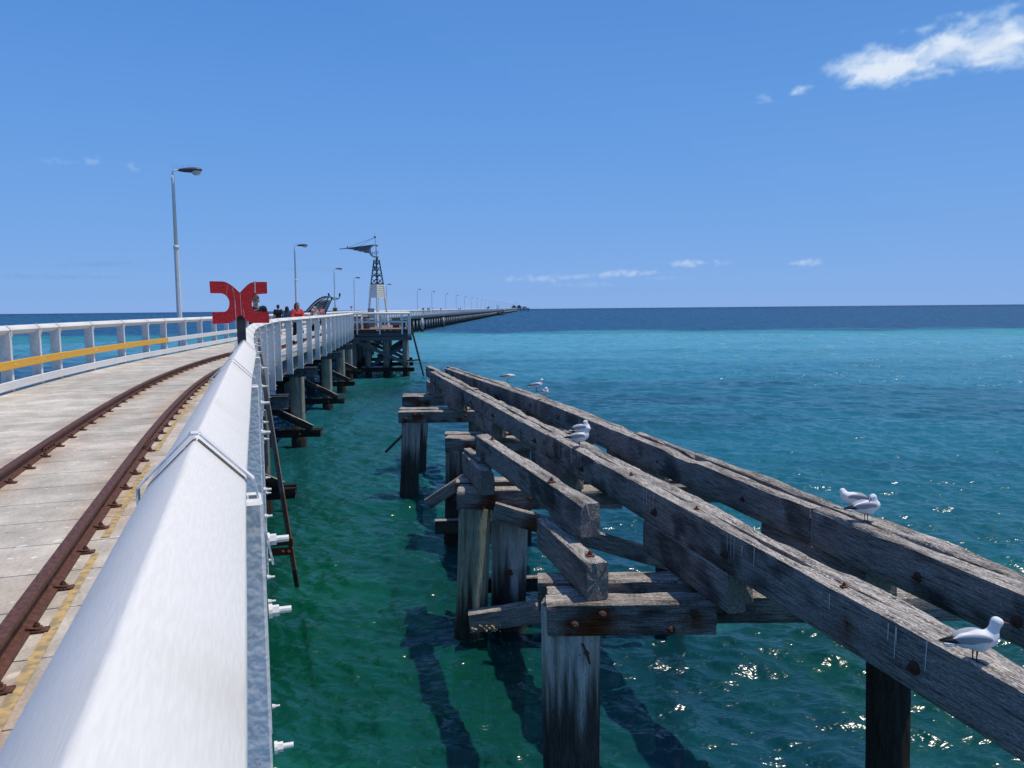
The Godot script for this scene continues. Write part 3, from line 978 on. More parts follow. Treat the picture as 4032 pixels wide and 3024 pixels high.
func build_ruin() -> void:
	var ty := 2.88      # middle of the girders
	var g := thing("old_girder", "long weathered double girder running into the lower right corner, two gulls midway along it", "timber girder")
	var lg := left_girder
	girder_timber(g, "beam", lg, 0.086, -12.22, -1.2, ty, 0.17, 0.38, 1, {"rot": 0.6, "step": 0.05, "nt": 8, "ny": 6, "rust": [[1.55, 0.0, 0.05], [3.8, 0.02, 0.05], [5.5, 0.0, 0.06], [7.8, 0.0, 0.05]]})
	girder_timber(g, "beam", lg, 0.086, -25.0, -12.24, ty - 0.01, 0.17, 0.37, 2, {"rot": 0.6, "step": 0.06, "nt": 6, "ny": 5, "rust": [[5.0, 0.0, 0.05], [9.0, 0.0, 0.05]]})
	girder_timber(g, "beam", lg, 0.272, -9.4, -1.0, ty - 0.012, 0.17, 0.38, 3, {"rot": 1.1, "step": 0.06, "nt": 8, "bites": [[1.2, 0.5, 0.05], [4.7, 0.4, 0.06], [6.0, 0.35, 0.05]]})
	girder_timber(g, "beam", lg, 0.272, -19.0, -9.42, ty - 0.006, 0.17, 0.38, 4, {"rot": 0.8, "step": 0.08, "nt": 6})
	girder_timber(g, "beam", lg, 0.268, -27.2, -19.02, ty + 0.004, 0.17, 0.38, 5, {"rot": 0.6, "step": 0.1, "nt": 6})
	for z in [-3.45, -4.55, -6.75, -8.2, -10.5, -12.8, -15.9, -18.2]:
		bolt_at(g, "round", "bolt_rust", Vector3(left_girder(z) - 0.003, ty - 0.03, z), Vector3(-0.97, 0, 0.236), "bolt", 0.9)
	for z in [-5.35, -7.5, -9.1]:
		bolt_at(g, "square", "rust", Vector3(left_girder(z) + 0.1, ty + 0.18, z), Vector3.UP, "bolt", 0.55)
	var g2 := thing("old_girder", "farther weathered double timber girder with a rotten notch, alongside the nearer one", "timber girder")
	var rg := right_girder
	for q in [[0.092, -7.5, -3.0, 11, 0.45, []], [0.092, -16.85, -7.53, 12, 0.5, [[5.9, 0.55, 0.10], [2.0, 0.5, 0.05]]], [0.092, -26.0, -16.88, 13, 0.5, []], [0.285, -10.3, -1.4, 14, 1.3, [[4.0, 0.5, 0.06], [1.0, 0.8, 0.07]]], [0.285, -19.5, -10.36, 15, 1.3, [[8.8, 0.6, 0.16], [5.0, 0.6, 0.08], [2.5, 0.4, 0.07]]], [0.28, -26.7, -19.53, 16, 1.1, [[3.5, 0.5, 0.09], [5.5, 0.4, 0.08]]]]:
		# the line bends: each timber is set between its own ends
		girder_timber(g2, "beam", rg, q[0], q[1], q[2], ty + (0.0 if q[0] < 0.2 else 0.012), 0.18, 0.38, q[3], {"rot": q[4], "step": 0.07, "nt": 8, "ny": 4, "bites": q[5]})
	for z in [-5.2, -6.1, -8.7, -10.9, -13.2, -15.4, -19.2]:
		bolt_at(g2, "round", "bolt_rust", Vector3(right_girder(z) + (0.0 if z > -7 else 0.004), ty - 0.02, z), Vector3(-0.97, 0, 0.25), "bolt", 0.9)
	# corbels between girders and caps
	var bents := [-6.97, -11.55, -16.35, -20.65, -24.3]
	for i in bents.size():
		var zc: float = bents[i] - 0.55
		girder_timber(g, "corbel", lg, 0.086, zc - 1.0, zc + 0.8, 2.51, 0.172, 0.355, 21 + i, {"step": 0.09, "ny": 4})
		girder_timber(g, "corbel", lg, 0.275, zc - 0.85, zc + 0.58, 2.50, 0.165, 0.335, 31 + i, {"step": 0.12})
		girder_timber(g2, "corbel", rg, 0.19, zc - 0.9, zc + 0.75, 2.51, 0.32, 0.355, 41 + i, {"step": 0.14})
	# the loose stringer on the left with its two corbels
	var st := thing("short_stringer", "short square timber with a cut end grain face lying left of the long girders", "timber beam")
	var a := Vector3(-0.47, 2.90, -12.15)
	var b := Vector3(0.765, 2.90, -7.72)
	part(st, "beam", timber(a.distance_to(b), 0.20, 0.34, 51, {"rot": 0.22, "step": 0.06, "nt": 6, "ny": 5}), null, between(a, b))
	bolt_at(st, "square", "rust", Vector3(0.43, 3.068, -8.72), Vector3.UP, "bolt", 0.95)
	bolt_at(st, "square", "rust", Vector3(-0.30, 3.068, -11.6), Vector3.UP, "bolt", 0.8)
	a = Vector3(0.47, 2.715, -8.75)
	b = Vector3(0.70, 2.715, -7.86)
	part(st, "packer", timber(a.distance_to(b), 0.15, 0.065, 52, {"step": 0.1}), null, between(a, b))
	a = Vector3(-0.72, 2.725, -12.7)
	b = Vector3(-0.44, 2.725, -11.75)
	part(st, "packer", timber(a.distance_to(b), 0.15, 0.07, 53, {"step": 0.1}), null, between(a, b))
	var co := thing("loose_corbel", "thick timber corbel with a rusty square bolt on top, bridging the nearest cross beams", "timber corbel")
	a = Vector3(0.36, 2.51, -8.65)
	b = Vector3(0.765, 2.51, -7.06)
	part(co, "block", timber(a.distance_to(b), 0.205, 0.345, 54, {"step": 0.05, "nt": 5, "ny": 5, "rot": 0.1}), null, between(a, b))
	bolt_at(co, "square", "rust", Vector3(0.715, 2.684, -7.27), Vector3.UP, "bolt", 0.9)
	var co2 := thing("loose_corbel", "squat timber corbel under the far end of the short stringer", "timber corbel")
	a = Vector3(-0.72, 2.51, -12.75)
	b = Vector3(-0.36, 2.51, -11.22)
	part(co2, "block", timber(a.distance_to(b), 0.20, 0.35, 55, {"step": 0.06, "rot": 0.1}), null, between(a, b))

	# ---- bents: piles, paired cap beams, walings and braces
	var t := thing("ruined_trestle", "nearest ruined trestle, its big split grey pile and rust stained cross beams in front", "trestle")
	cap_pair(t, -6.97, 0.30, 1.83, 4.15, 61, [[-0.52, -0.02, 0.09], [-0.29, 0.05, 0.11], [-0.38, -0.08, 0.10], [0.55, 0.06, 0.07]])
	part(t, "pile", pile_mesh(Vector3(0.535, 2.24, -7.27), Vector3(0.56, -3.0, -7.27), 0.27, 0.25, 1, {"base": Color(1, 0.99, 0.97), "tide": 1.4, "sides": 48, "step": 0.06, "rust": [[-PI / 2 + 0.15, 2.05]]}))
	part(t, "pile", pile_mesh(Vector3(3.60, 2.3, -7.42), Vector3(3.78, -3.0, -7.50), 0.205, 0.195, 2, {"tide": 1.9, "sides": 32, "base": Color(0.42, 0.38, 0.34)}))
	for q in [Vector3(0.545, 2.14, -6.955), Vector3(0.795, 2.235, -6.955), Vector3(1.63, 2.24, -6.955), Vector3(1.42, 2.085, -6.955)]:
		bolt_at(t, "round", "bolt_rust", q, Vector3.BACK, "bolt", 0.8)
	var spike := M.new()
	spike.tube([Vector3(0.62, 1.95, -7.0), Vector3(0.66, 1.86, -6.965), Vector3(0.685, 1.76, -6.99)], [0.011, 0.013, 0.01], 6)
	spike.tube([Vector3(0.645, 1.885, -6.98), Vector3(0.665, 1.855, -6.965)], [0.022, 0.022], 6)
	part(t, "spike", spike.done(), mats["rust"])

	t = thing("ruined_trestle", "second ruined trestle with a pale green rust streaked pile beside a charred grey one", "trestle")
	cap_pair(t, -11.55, -0.83, 1.62, 3.1, 62, [[-0.82, -0.06, 0.10], [-0.72, 0.1, 0.07], [0.2, 0.0, 0.05]])
	part(t, "pile", pile_mesh(Vector3(-0.57, 2.05, -11.66), Vector3(-0.79, -3.0, -11.62), 0.235, 0.225, 3, {"base": Color(0.66, 0.72, 0.56), "tide": 0.62, "cracks": false, "sides": 32, "rust": [[-PI / 2 - 0.1, 2.05]]}))
	part(t, "pile", pile_mesh(Vector3(-0.05, 2.0, -12.05), Vector3(-0.16, -3.0, -12.05), 0.28, 0.24, 4, {"base": Color(1, 1, 1), "tide": 0.85, "sides": 40, "step": 0.08}))
	part(t, "pile", pile_mesh(Vector3(2.4, 2.05, -12.0), Vector3(2.45, -3.0, -12.0), 0.22, 0.2, 5, {"tide": 1.3}))
	var wal := timber(1.9, 0.22, 0.29, 63, {"step": 0.06, "rough": 0.012})
	part(t, "waling", wal, null, between(Vector3(-0.66, 0.44, -11.28), Vector3(1.22, 0.66, -11.40)))
	part(t, "brace", timber(2.75, 0.1, 0.26, 64, {"rust": [[-0.75, 0.02, 0.14]], "step": 0.07}), null, between(Vector3(-0.2, 2.03, -11.42), Vector3(2.25, 1.28, -11.42)))
	part(t, "waling", timber(3.6, 0.16, 0.24, 65, {"side": mats["dark_timber"]}), null, between(Vector3(-0.9, 0.55, -12.5), Vector3(2.7, 0.62, -12.5)))
	bolt_at(t, "square", "rust", Vector3(-0.06, 1.0, -11.76), Vector3.BACK, "bolt", 1.0)
	bolt_at(t, "square", "rust", Vector3(-0.45, 2.06, -11.53), Vector3.BACK, "bolt", 0.9)
	bolt_at(t, "square", "rust", Vector3(0.25, 2.2, -11.53), Vector3.BACK, "bolt", 0.6)
	var dead := M.new()
	for k in 26:
		var bx := rng.randf_range(-0.62, -0.2)
		dead.ball(Transform3D(Basis(), Vector3(bx, 0.33 + rng.randf() * 0.1, -11.16)), Vector3.ONE * rng.randf_range(0.008, 0.02), 4)
	var shells := part(t, "barnacle_cluster", dead.done(), mats["barnacle"])
	shells.set_meta("kind", "stuff")

	t = thing("ruined_trestle", "third ruined trestle, its ragged cross beam end poking out behind the short stringer", "trestle")
	cap_pair(t, -16.35, -1.40, 0.62, 1.7, 66, [[0.0 - 0.55, -0.02, 0.12], [-0.35, -0.05, 0.1]])
	part(t, "pile", pile_mesh(Vector3(-1.18, 2.05, -16.55), Vector3(-1.34, -3.0, -16.5), 0.22, 0.21, 6, {"tide": 1.5, "base": Color(0.5, 0.48, 0.46)}))
	part(t, "pile", pile_mesh(Vector3(0.16, 2.05, -16.7), Vector3(0.16, -3.0, -16.7), 0.21, 0.2, 7, {"tide": 1.6, "base": Color(0.4, 0.38, 0.37)}))
	part(t, "pile", pile_mesh(Vector3(1.3, 2.05, -16.7), Vector3(1.36, -3.0, -16.7), 0.21, 0.2, 8, {"tide": 1.2}))
	part(t, "waling", timber(1.5, 0.2, 0.3, 67, {"side": mats["dark_timber"], "rough": 0.012}), null, between(Vector3(-1.62, 0.5, -16.2), Vector3(-0.12, 0.5, -16.2)))
	part(t, "brace", timber(1.9, 0.1, 0.24, 68), null, between(Vector3(-1.78, 0.95, -16.3), Vector3(-0.2, 2.0, -16.3)))

	t = thing("ruined_trestle", "fourth ruined trestle standing apart, a single pale topped pile under two stacked cross beams", "trestle")
	cap_pair(t, -20.65, -2.98, -0.78, 0.4, 69, [[-0.95, -0.06, 0.05], [-0.72, 0.04, 0.08], [-0.55, 0.04, 0.07], [0.5, -0.03, 0.06]])
	part(t, "pile", pile_mesh(Vector3(-2.68, 2.05, -20.9), Vector3(-2.92, -3.0, -20.9), 0.25, 0.23, 9, {"tide": 1.2, "base": Color(0.95, 0.93, 0.9)}))
	part(t, "pile", pile_mesh(Vector3(-0.97, 2.05, -20.9), Vector3(-0.97, -3.0, -20.9), 0.19, 0.19, 10, {"tide": 1.6, "base": Color(0.45, 0.4, 0.36)}))
	for q in [Vector3(-2.78, 2.14, -20.63), Vector3(-2.55, 2.25, -20.63), Vector3(-2.36, 2.25, -20.63), Vector3(-1.22, 2.2, -20.63)]:
		bolt_at(t, "round", "bolt_rust", q, Vector3.BACK, "bolt", 0.8)
	part(t, "brace", timber(0.95, 0.07, 0.07, 70, {"side": mats["dark_timber"]}), null, between(Vector3(-3.35, 1.25, -20.8), Vector3(-2.7, 1.9, -20.8)))

	t = thing("ruined_trestle", "farthest ruined trestle, mostly hidden, its leaning pile behind the fourth one", "trestle")
	cap_pair(t, -24.3, -3.38, -1.5, -0.6, 71, [[-0.45, 0.0, 0.1], [-0.2, -0.04, 0.08]])
	part(t, "pile", pile_mesh(Vector3(-2.78, 2.05, -24.55), Vector3(-3.2, -3.0, -24.5), 0.22, 0.21, 11, {"tide": 1.1}))
	part(t, "pile", pile_mesh(Vector3(-1.1, 2.05, -24.6), Vector3(-1.1, -3.0, -24.6), 0.2, 0.2, 12, {"tide": 1.4}))

	# streaks that birds left on the timbers
	var spl := M.new()
	for k in 34:
		var z := -rng.randf_range(3.0, 16.0)
		var len := rng.randf_range(0.05, 0.24)
		var y0 := 3.06 - rng.randf() * 0.06
		var wd := rng.randf_range(0.0025, 0.006)
		var p := Vector3(left_girder(z) - 0.009, y0, z)
		var q := p + Vector3(0.0, -len, rng.randf_range(-0.01, 0.01))
		var u := Vector3(0.236, 0, 0.97) * wd
		spl.quad(p - u, p + u, q + u * 0.6, q - u * 0.6, Vector3(-1, 0, 0.2))
	for k in 16:
		var f := rng.randf_range(0.1, 0.95)
		var p := Vector3(-0.47, 3.06, -12.15).lerp(Vector3(0.765, 3.06, -7.72), f) + Vector3(-0.109, -0.02, -0.03)
		var u := Vector3(0.268, 0, 0.963) * rng.randf_range(0.002, 0.005)
		var q := p + Vector3(0, -rng.randf_range(0.06, 0.26), 0)
		spl.quad(p - u, p + u, q + u * 0.5, q - u * 0.5, Vector3(-1, 0, 0.25))
	var sp := part(g, "dropping_streaks", spl.done(), mats["dropping_white"])
	sp.set_meta("kind", "stuff")

func cap_pair(t: Node3D, zf: float, x0: float, x1: float, x2: float, seed_: int, rust: Array) -> void:   # half caps before and behind the piles
	part(t, "cap_beam", timber(x1 - x0, 0.30, 0.30, seed_ * 2, {"rust": rust, "step": 0.03, "ny": 8, "nt": 5, "rot": 0.12}), null, between(Vector3(x0, 2.18, zf - 0.15), Vector3(x1, 2.18, zf - 0.15)))
	part(t, "cap_beam", timber(x2 - x0 + 0.06, 0.30, 0.31, seed_ * 2 + 1, {"step": 0.08, "nt": 5, "rot": 0.15}), null, between(Vector3(x0 - 0.06, 2.175, zf - 0.76), Vector3(x2, 2.175, zf - 0.76)))
	part(t, "cap_beam", timber(x2 - x1 - 0.02, 0.24, 0.26, seed_ * 2 + 31, {"step": 0.1, "rot": 0.15}), null, between(Vector3(x1 + 0.02, 2.19, zf - 0.30), Vector3(x2, 2.19, zf - 0.30)))
	part(t, "packer", timber(0.5, 0.26, 0.34, seed_ * 2 + 61, {"step": 0.1}), null, between(Vector3(x0 + 0.02, 2.13, zf - 0.455), Vector3(x0 + 0.52, 2.13, zf - 0.455)))

# ------------------------------------------------------------------ the jetty
func strip_mesh(profile: Array, s0: float, s1: float, step: float, off: Callable, base: float, smooth := false) -> M:   # profile [x, y] swept along the jetty
	var m := M.new(smooth)
	var n := maxi(1, int(round((s1 - s0) / step)))
	var prev := []
	var mid := Vector2.ZERO
	for q in profile:
		mid += Vector2(q[0], q[1]) / profile.size()
	for i in n + 1:
		var s := lerpf(s0, s1, float(i) / n)
		var f := path_frame(s, off.call(s), base)
		var ring := []
		for q in profile:
			ring.append(f * Vector3(q[0], q[1], 0))
		if i > 0:
			for k in profile.size():
				var k2 := (k + 1) % profile.size()
				var e := Vector2(profile[k2][0] - profile[k][0], profile[k2][1] - profile[k][1])
				var nrm := Vector2(e.y, -e.x)     # profiles run anticlockwise
				var out := f.basis * Vector3(nrm.x, nrm.y, 0)
				m.quad(prev[k], prev[k2], ring[k2], ring[k], out, Vector2(s - step, k * 0.1), Vector2(s - step, k * 0.1 + e.length()), Vector2(s, k * 0.1 + e.length()), Vector2(s, k * 0.1))
		if i == 0 or i == n:
			var out := f.basis * Vector3(0, 0, 1 if i == 0 else -1)
			for k in range(1, profile.size() - 1):
				m.tri(ring[0], ring[k], ring[k + 1], out)
		prev = ring
	return m

func rect(x0: float, y0: float, x1: float, y1: float) -> Array:
	return [[x0, y0], [x1, y0], [x1, y1], [x0, y1]]

func build_deck() -> void:
	var deck := structure("jetty_deck")
	var pitch := 0.62
	var s := -6.0
	var n := 0
	while s < 61.0:
		var m := M.new()
		var tone := rng.randf_range(0.80, 1.0)
		var warm := rng.randf_range(0.97, 1.0)
		var s1 := s + pitch - 0.011
		var lo := -4.18
		var cols := 30 if s < 30 else 14
		var grid := []
		for i in 3:
			var ss := lerpf(s, s1, i / 2.0)
			var line := []
			var hi := right_off(ss) - 0.09
			for k in cols + 1:
				var off := lerpf(lo, hi, float(k) / cols)
				var c := Color(tone, tone * (0.99 * warm), tone * 0.97 * warm)
				var w := 0.9 + 0.2 * noise.get_noise_2d(off * 3.0, ss * 2.0)
				c *= w
				var nn := noise_b.get_noise_2d(off * 4.0 + 50.0, ss * 3.0)
				for ro in [-0.89, -1.86]:
					var d: float = absf(off - ro)
					var k2 := exp(-pow(d / 0.24, 2.0)) * clampf(0.40 + nn * 1.1, 0, 0.75)
					c = c.lerp(Color(0.62, 0.36, 0.20), k2)
				c.a = 1
				line.append([on_path(ss, off, DECK), c])
			grid.append(line)
		for i in 2:
			for k in cols:
				var q := [grid[i][k], grid[i][k + 1], grid[i + 1][k + 1], grid[i + 1][k]]
				m.quad_c([q[0][0], q[1][0], q[2][0], q[3][0]], Vector3.UP, [Vector2(), Vector2(), Vector2(), Vector2()], [q[0][1], q[1][1], q[2][1], q[3][1]])
		m.tint = Color(tone, tone, tone * 0.96)
		var down := Vector3(0, -0.13, 0)
		var c00: Vector3 = grid[0][0][0]
		var c01: Vector3 = grid[0][cols][0]
		var c10: Vector3 = grid[2][0][0]
		var c11: Vector3 = grid[2][cols][0]
		var right := path_frame(s, 0, 0).basis.x
		var on := -path_frame(s, 0, 0).basis.z
		m.quad(c01, c11, c11 + down, c01 + down, right)
		m.quad(c00, c10, c10 + down, c00 + down, -right)
		m.quad(c00, c01, c01 + down, c00 + down, -on)
		m.quad(c10, c11, c11 + down, c10 + down, on)
		m.quad(c00 + down, c01 + down, c11 + down, c10 + down, Vector3.DOWN)
		part(deck, "slab", m.done(), mats["concrete"])
		s += pitch
		n += 1
	var far := strip_mesh(rect(-4.25, -0.13, -0.06, 0.0), s, 1318.0, 3.0, func(_s): return 0.0, DECK)
	part(deck, "far_deck_surface", far.done(), mats["concrete"])
	# worn yellow line beside the track
	var line := M.new()
	var s2 := -3.0
	while s2 < 45.0:
		var w := 0.026 + 0.008 * noise.get_noise_2d(s2 * 7.0, 3.0)
		var w1 := 0.026 + 0.008 * noise.get_noise_2d((s2 + 0.07) * 7.0, 3.0)
		var gap := noise_b.get_noise_2d(s2 * 5.0, 8.0)
		if gap > -0.38:
			line.quad(on_path(s2, -0.755 - w, DECK + 0.004), on_path(s2, -0.755 + w, DECK + 0.004), on_path(s2 + 0.07, -0.755 + w1, DECK + 0.004), on_path(s2 + 0.07, -0.755 - w1, DECK + 0.004), Vector3.UP)
		s2 += 0.07
	part(deck, "painted_line", line.done(), mats["track_paint"])

func build_track() -> void:
	var profile := [[-0.055, 0.0], [0.055, 0.0], [0.055, 0.011], [0.012, 0.022], [0.009, 0.072], [0.03, 0.078], [0.031, 0.1], [0.022, 0.108], [-0.022, 0.108], [-0.031, 0.1], [-0.03, 0.078], [-0.009, 0.072], [-0.012, 0.022], [-0.055, 0.011]]
	var clip := M.new()
	clip.box(Transform3D(Basis(), Vector3(0.085, 0.006, 0)), Vector3(0.11, 0.012, 0.07), 0.002)
	clip.box(Transform3D(Basis(Vector3.BACK, -0.12), Vector3(0.072, 0.023, 0)), Vector3(0.07, 0.014, 0.055), 0.003)
	clip.tube([Vector3(0.085, 0.02, 0), Vector3(0.085, 0.044, 0)], [0.017, 0.017], 6)
	clip.tube([Vector3(0.085, 0.04, 0), Vector3(0.085, 0.056, 0)], [0.009, 0.009], 8)
	var clip_mesh := clip.done()
	var fish := M.new()
	fish.box(Transform3D(Basis(), Vector3(0, 0.045, 0)), Vector3(0.016, 0.046, 0.5), 0.004)
	for k in 4:
		fish.tube([Vector3(0.005, 0.045, -0.18 + 0.12 * k), Vector3(0.03, 0.045, -0.18 + 0.12 * k)], [0.016, 0.014], 6)
	var fish_mesh := fish.done()
	for r in [[-0.89, "rusty brown running rail nearer the white handrail, curving along the deck", [8.8, 21.0, 33.0]], [-1.86, "rusty brown running rail farther from the handrail, towards the yellow striped fence", [9.0, 16.0, 23.0, 35.0]]]:
		var o := thing("railway_rail", r[1], "rail")
		var off: float = r[0]
		part(o, "rail", strip_mesh(profile, -5.0, 150.0, 0.4, func(_s): return off, DECK + 0.004).done(), mats["rail_rust"])
		var s := 0.31 - 6.0 + 0.62 * 4
		while s < 46.0:
			for side in [1]:
				var f := path_frame(s + rng.randf_range(-0.04, 0.04), off, DECK + 0.004)
				if side == -1:
					f.basis = f.basis * Basis(Vector3.UP, PI)
				part(o, "rail_clip", clip_mesh, mats["rail_rust"], f.scaled_local(Vector3(0.9, 0.8, 0.8)))
			s += 0.62
		for fs in r[2]:
			for side in [1, -1]:
				var f := path_frame(fs, off, DECK + 0.004)
				if side == -1:
					f.basis = f.basis * Basis(Vector3.UP, PI)
				part(o, "joint_plate", fish_mesh, mats["rail_rust"], f.translated_local(Vector3(0.017, 0, 0)))

func handrail_mesh(a: Vector3, b: Vector3, side: float) -> ArrayMesh:     # a square timber set on its corner, ridge worn round
	var m := M.new(true)
	var x := (b - a).normalized()
	var z := x.cross(Vector3.UP).normalized()
	var y := z.cross(x)
	var d := side / sqrt(2.0)
	var prof := []
	for k in 4:
		var c := PI / 2 * k
		for e in [-0.075, 0.0, 0.075]:
			var an: float = c + e
			prof.append(Vector2(sin(an), cos(an)) * (d * (1.0 - absf(e) * 0.95) - (0.004 if e == 0.0 else 0.0)))
	var length := a.distance_to(b)
	var n := maxi(2, int(length / 0.08)) if absf(a.z) < 14 else 2
	var rings := []
	for i in n + 1:
		var t := float(i) / n
		var ring := []
		var cs := []
		for k in prof.size():
			var p := a.lerp(b, t)
			var wob := noise.get_noise_3d(p.x * 9.0 + k * 3.0, k * 2.0, p.z * 9.0)
			var q: Vector2 = prof[k] * (1.0 + wob * 0.012)
			ring.append(p + z * q.x + y * (q.y - d))
			var dirt := clampf(noise_b.get_noise_2d(p.z * 22.0, k * 11.0 + p.x * 5.0) - 0.35, 0, 1)
			cs.append(Color(1, 1, 1).lerp(Color(0.62, 0.55, 0.45), dirt * 0.7))
		rings.append([ring, cs, t * length])
	for i in n:
		var acc := 0.0
		for k in prof.size():
			var k2 := (k + 1) % prof.size()
			var w := (prof[k2] as Vector2).distance_to(prof[k])
			var r0: Array = rings[i]
			var r1: Array = rings[i + 1]
			var out := (prof[k] as Vector2) + (prof[k2] as Vector2)
			m.quad_c([r0[0][k], r1[0][k], r1[0][k2], r0[0][k2]], z * out.x + y * out.y, [Vector2(r0[2], acc), Vector2(r1[2], acc), Vector2(r1[2], acc + w), Vector2(r0[2], acc + w)], [r0[1][k], r1[1][k], r1[1][k2], r0[1][k2]])
			acc += w
	for e in [0, n]:
		var ring: Array = rings[e][0]
		for k in range(1, prof.size() - 1):
			m.tri(ring[0], ring[k], ring[k + 1], x * (-1.0 if e == 0 else 1.0))
	return m.done()

func strap_mesh(side: float, drop: float) -> ArrayMesh:       # steel band over the ridge, bent down the post; x out of the jetty, z along
	var m := M.new()
	var d := side / sqrt(2.0)
	var t := 0.0035
	var pts := [Vector2(-d - 0.008, -d - drop * 0.75), Vector2(-d - 0.008, -d + 0.004), Vector2(-0.007, 0.006), Vector2(0.007, 0.006), Vector2(d + 0.008, -d + 0.004), Vector2(d + 0.036, -d - drop)]
	for i in pts.size() - 1:
		var a: Vector2 = pts[i]
		var b: Vector2 = pts[i + 1]
		var n := Vector2(-(b - a).y, (b - a).x).normalized() * t
		if n.dot(a + b + Vector2(0, 2 * d)) < 0:
			n = -n
		for q in [[a, b, a + n, b + n]]:
			for z in [-0.016, 0.016]:
				m.quad(Vector3(q[0].x, q[0].y, z), Vector3(q[1].x, q[1].y, z), Vector3(q[3].x, q[3].y, z), Vector3(q[2].x, q[2].y, z), Vector3(0, 0, z))
			m.quad(Vector3(q[2].x, q[2].y, -0.016), Vector3(q[3].x, q[3].y, -0.016), Vector3(q[3].x, q[3].y, 0.016), Vector3(q[2].x, q[2].y, 0.016), Vector3(n.x, n.y, 0))
	return m.done()

func railing(label: String, posts: Array, off: Callable, outer: float, low: float, detail_until: float, yellow := Vector2(1, 0)) -> Node3D:   # outer +1: on the right hand side
	var o := thing("white_railing", label, "railing")
	var side := 0.127
	var d := side / sqrt(2.0)
	var post := M.new()
	var top := RAIL - d - 0.03
	post.box(Transform3D(Basis(), Vector3(0.017 * outer, (top + low) / 2 - DECK, 0)), Vector3(0.19, top - low, 0.095), 0.005)
	var post_mesh := post.done()
	var strap := strap_mesh(side, 0.16)
	for i in posts.size():
		var s: float = posts[i]
		var f := path_frame(s, off.call(s), DECK)
		var turn := f
		if outer < 0:
			turn.basis = f.basis * Basis(Vector3.UP, PI)
		var p := part(o, "post", post_mesh, mats["white_paint"], f)
		part(o, "strap", strap, mats["white_paint"], turn.translated_local(Vector3(0, RAIL - DECK, 0)))
		if s < detail_until:
			for h in [RAIL - 0.205, RAIL - 0.345, 4.15, 4.02, 3.72, 3.6, low + 0.12]:
				if h < low:
					continue
				var q := bolt_at(p, "rail", "white_paint", Vector3(outer * 0.12, h - DECK, 0.0), Vector3(outer, 0, 0), "bolt", 1.25 * 0.7 if h > 4.3 else 0.75)
				q.name = "bolt"
			if outer < 0:
				bolt_at(p, "dome", "white_paint", Vector3(-outer * 0.128, 0.5, 0), Vector3(-outer, 0, 0), "bolt", 1.0)
		if i == posts.size() - 1:
			continue
		var s1: float = posts[i + 1]
		var a := on_path(s, off.call(s), RAIL)
		var b := on_path(s1, off.call(s1), RAIL)
		var gap := (b - a).normalized() * 0.003
		part(o, "handrail", handrail_mesh(a + gap, b - gap, side), mats["handrail_paint"])
		for r in [[4.05, 0.15, 0.045, "mid_rail"], [3.68, 0.15, 0.05, "bottom_rail"]]:
			var inn: float = -outer * 0.105
			var m := M.new()
			var pa := on_path(s, off.call(s) + inn, r[0])
			var pb := on_path(s1, off.call(s1) + inn, r[0])
			var g2 := (pb - pa).normalized() * 0.0025
			m.bar(pa + g2, pb - g2, r[2], r[1], 0.006)
			var yel: bool = r[3] == "mid_rail" and s >= yellow.x - 0.01 and s1 <= yellow.y + 0.01
			var mr := part(o, r[3], m.done(), mats["yellow_paint"] if yel else mats["white_paint"])
			if yel:
				mr.set_meta("label", "yellow painted middle rail board")
	return o

func far_railing(label: String, s0: float, s1: float, off: Callable, outer: float, low: float, seen: int) -> void:
	var o := thing("white_railing", label, "railing")
	part(o, "handrail", strip_mesh([[0, -0.19], [0.095, -0.095], [0, 0], [-0.095, -0.095]], s0, s1, 2.44, off, RAIL).done(), mats["white_paint"])
	for r in [[4.05, "mid_rail"], [3.68, "bottom_rail"]]:
		part(o, r[1], strip_mesh(rect(-outer * 0.086 - 0.025, -0.075, -outer * 0.086 + 0.025, 0.075), s0, s1, 2.44, off, r[0]).done(), mats["white_paint"])
	var post := M.new()
	post.box(Transform3D(Basis(), Vector3(0.042 * outer, (RAIL - 0.1 + low) / 2 - DECK, 0)), Vector3(0.2, RAIL - 0.1 - low, 0.095), 0.0)
	var mesh := post.done()
	var s := s0
	var n := 0
	var rest := M.new()
	while s <= s1:
		if n < seen:
			part(o, "post", mesh, mats["white_paint"], path_frame(s, off.call(s), DECK))
		else:
			rest.box(path_frame(s, off.call(s), DECK) * Transform3D(Basis(), Vector3(0.042 * outer, (RAIL - 0.1 + low) / 2 - DECK, 0)), Vector3(0.2, RAIL - 0.1 - low, 0.095))
		s += 2.44
		n += 1
	var r := part(o, "far_posts", rest.done(), mats["white_paint"])
	r.set_meta("kind", "stuff")

func build_railings() -> void:
	var right: Array = [-1.3, 1.14, 3.5, 5.9, 8.35, 10.8, 13.25, 15.7, 18.1, 20.9]
	var s := 23.7
	while s < 61.5:
		right.append(s)
		s += 2.46
	railing("white timber railing with a square cornerwise handrail beside the viewer, seen from above and outside", right, right_off, 1.0, 2.95, 40.0)
	var left: Array = [5.6, 7.6, 9.6, 11.8, 14.0, 16.2, 17.8, 19.0, 21.3, 23.8, 26.0, 27.9, 30.4]
	s = 32.8
	while s < 80.0:
		left.append(s)
		s += 2.44
	railing("white railing with a long yellow middle board on the far side of the track", left, func(_s): return -4.2, -1.0, 3.3, 34.0, Vector2(5.6, 27.9))
	far_railing("very long white railing over pale piles, running towards the horizon behind the platform", 74.5, 1300.0, func(_s): return 0.1, 1.0, 2.95, 60)
	far_railing("low looking white railing on the left edge of the distant deck, behind the walkers", 80.5, 1300.0, func(_s): return -4.2, -1.0, 3.3, 60)

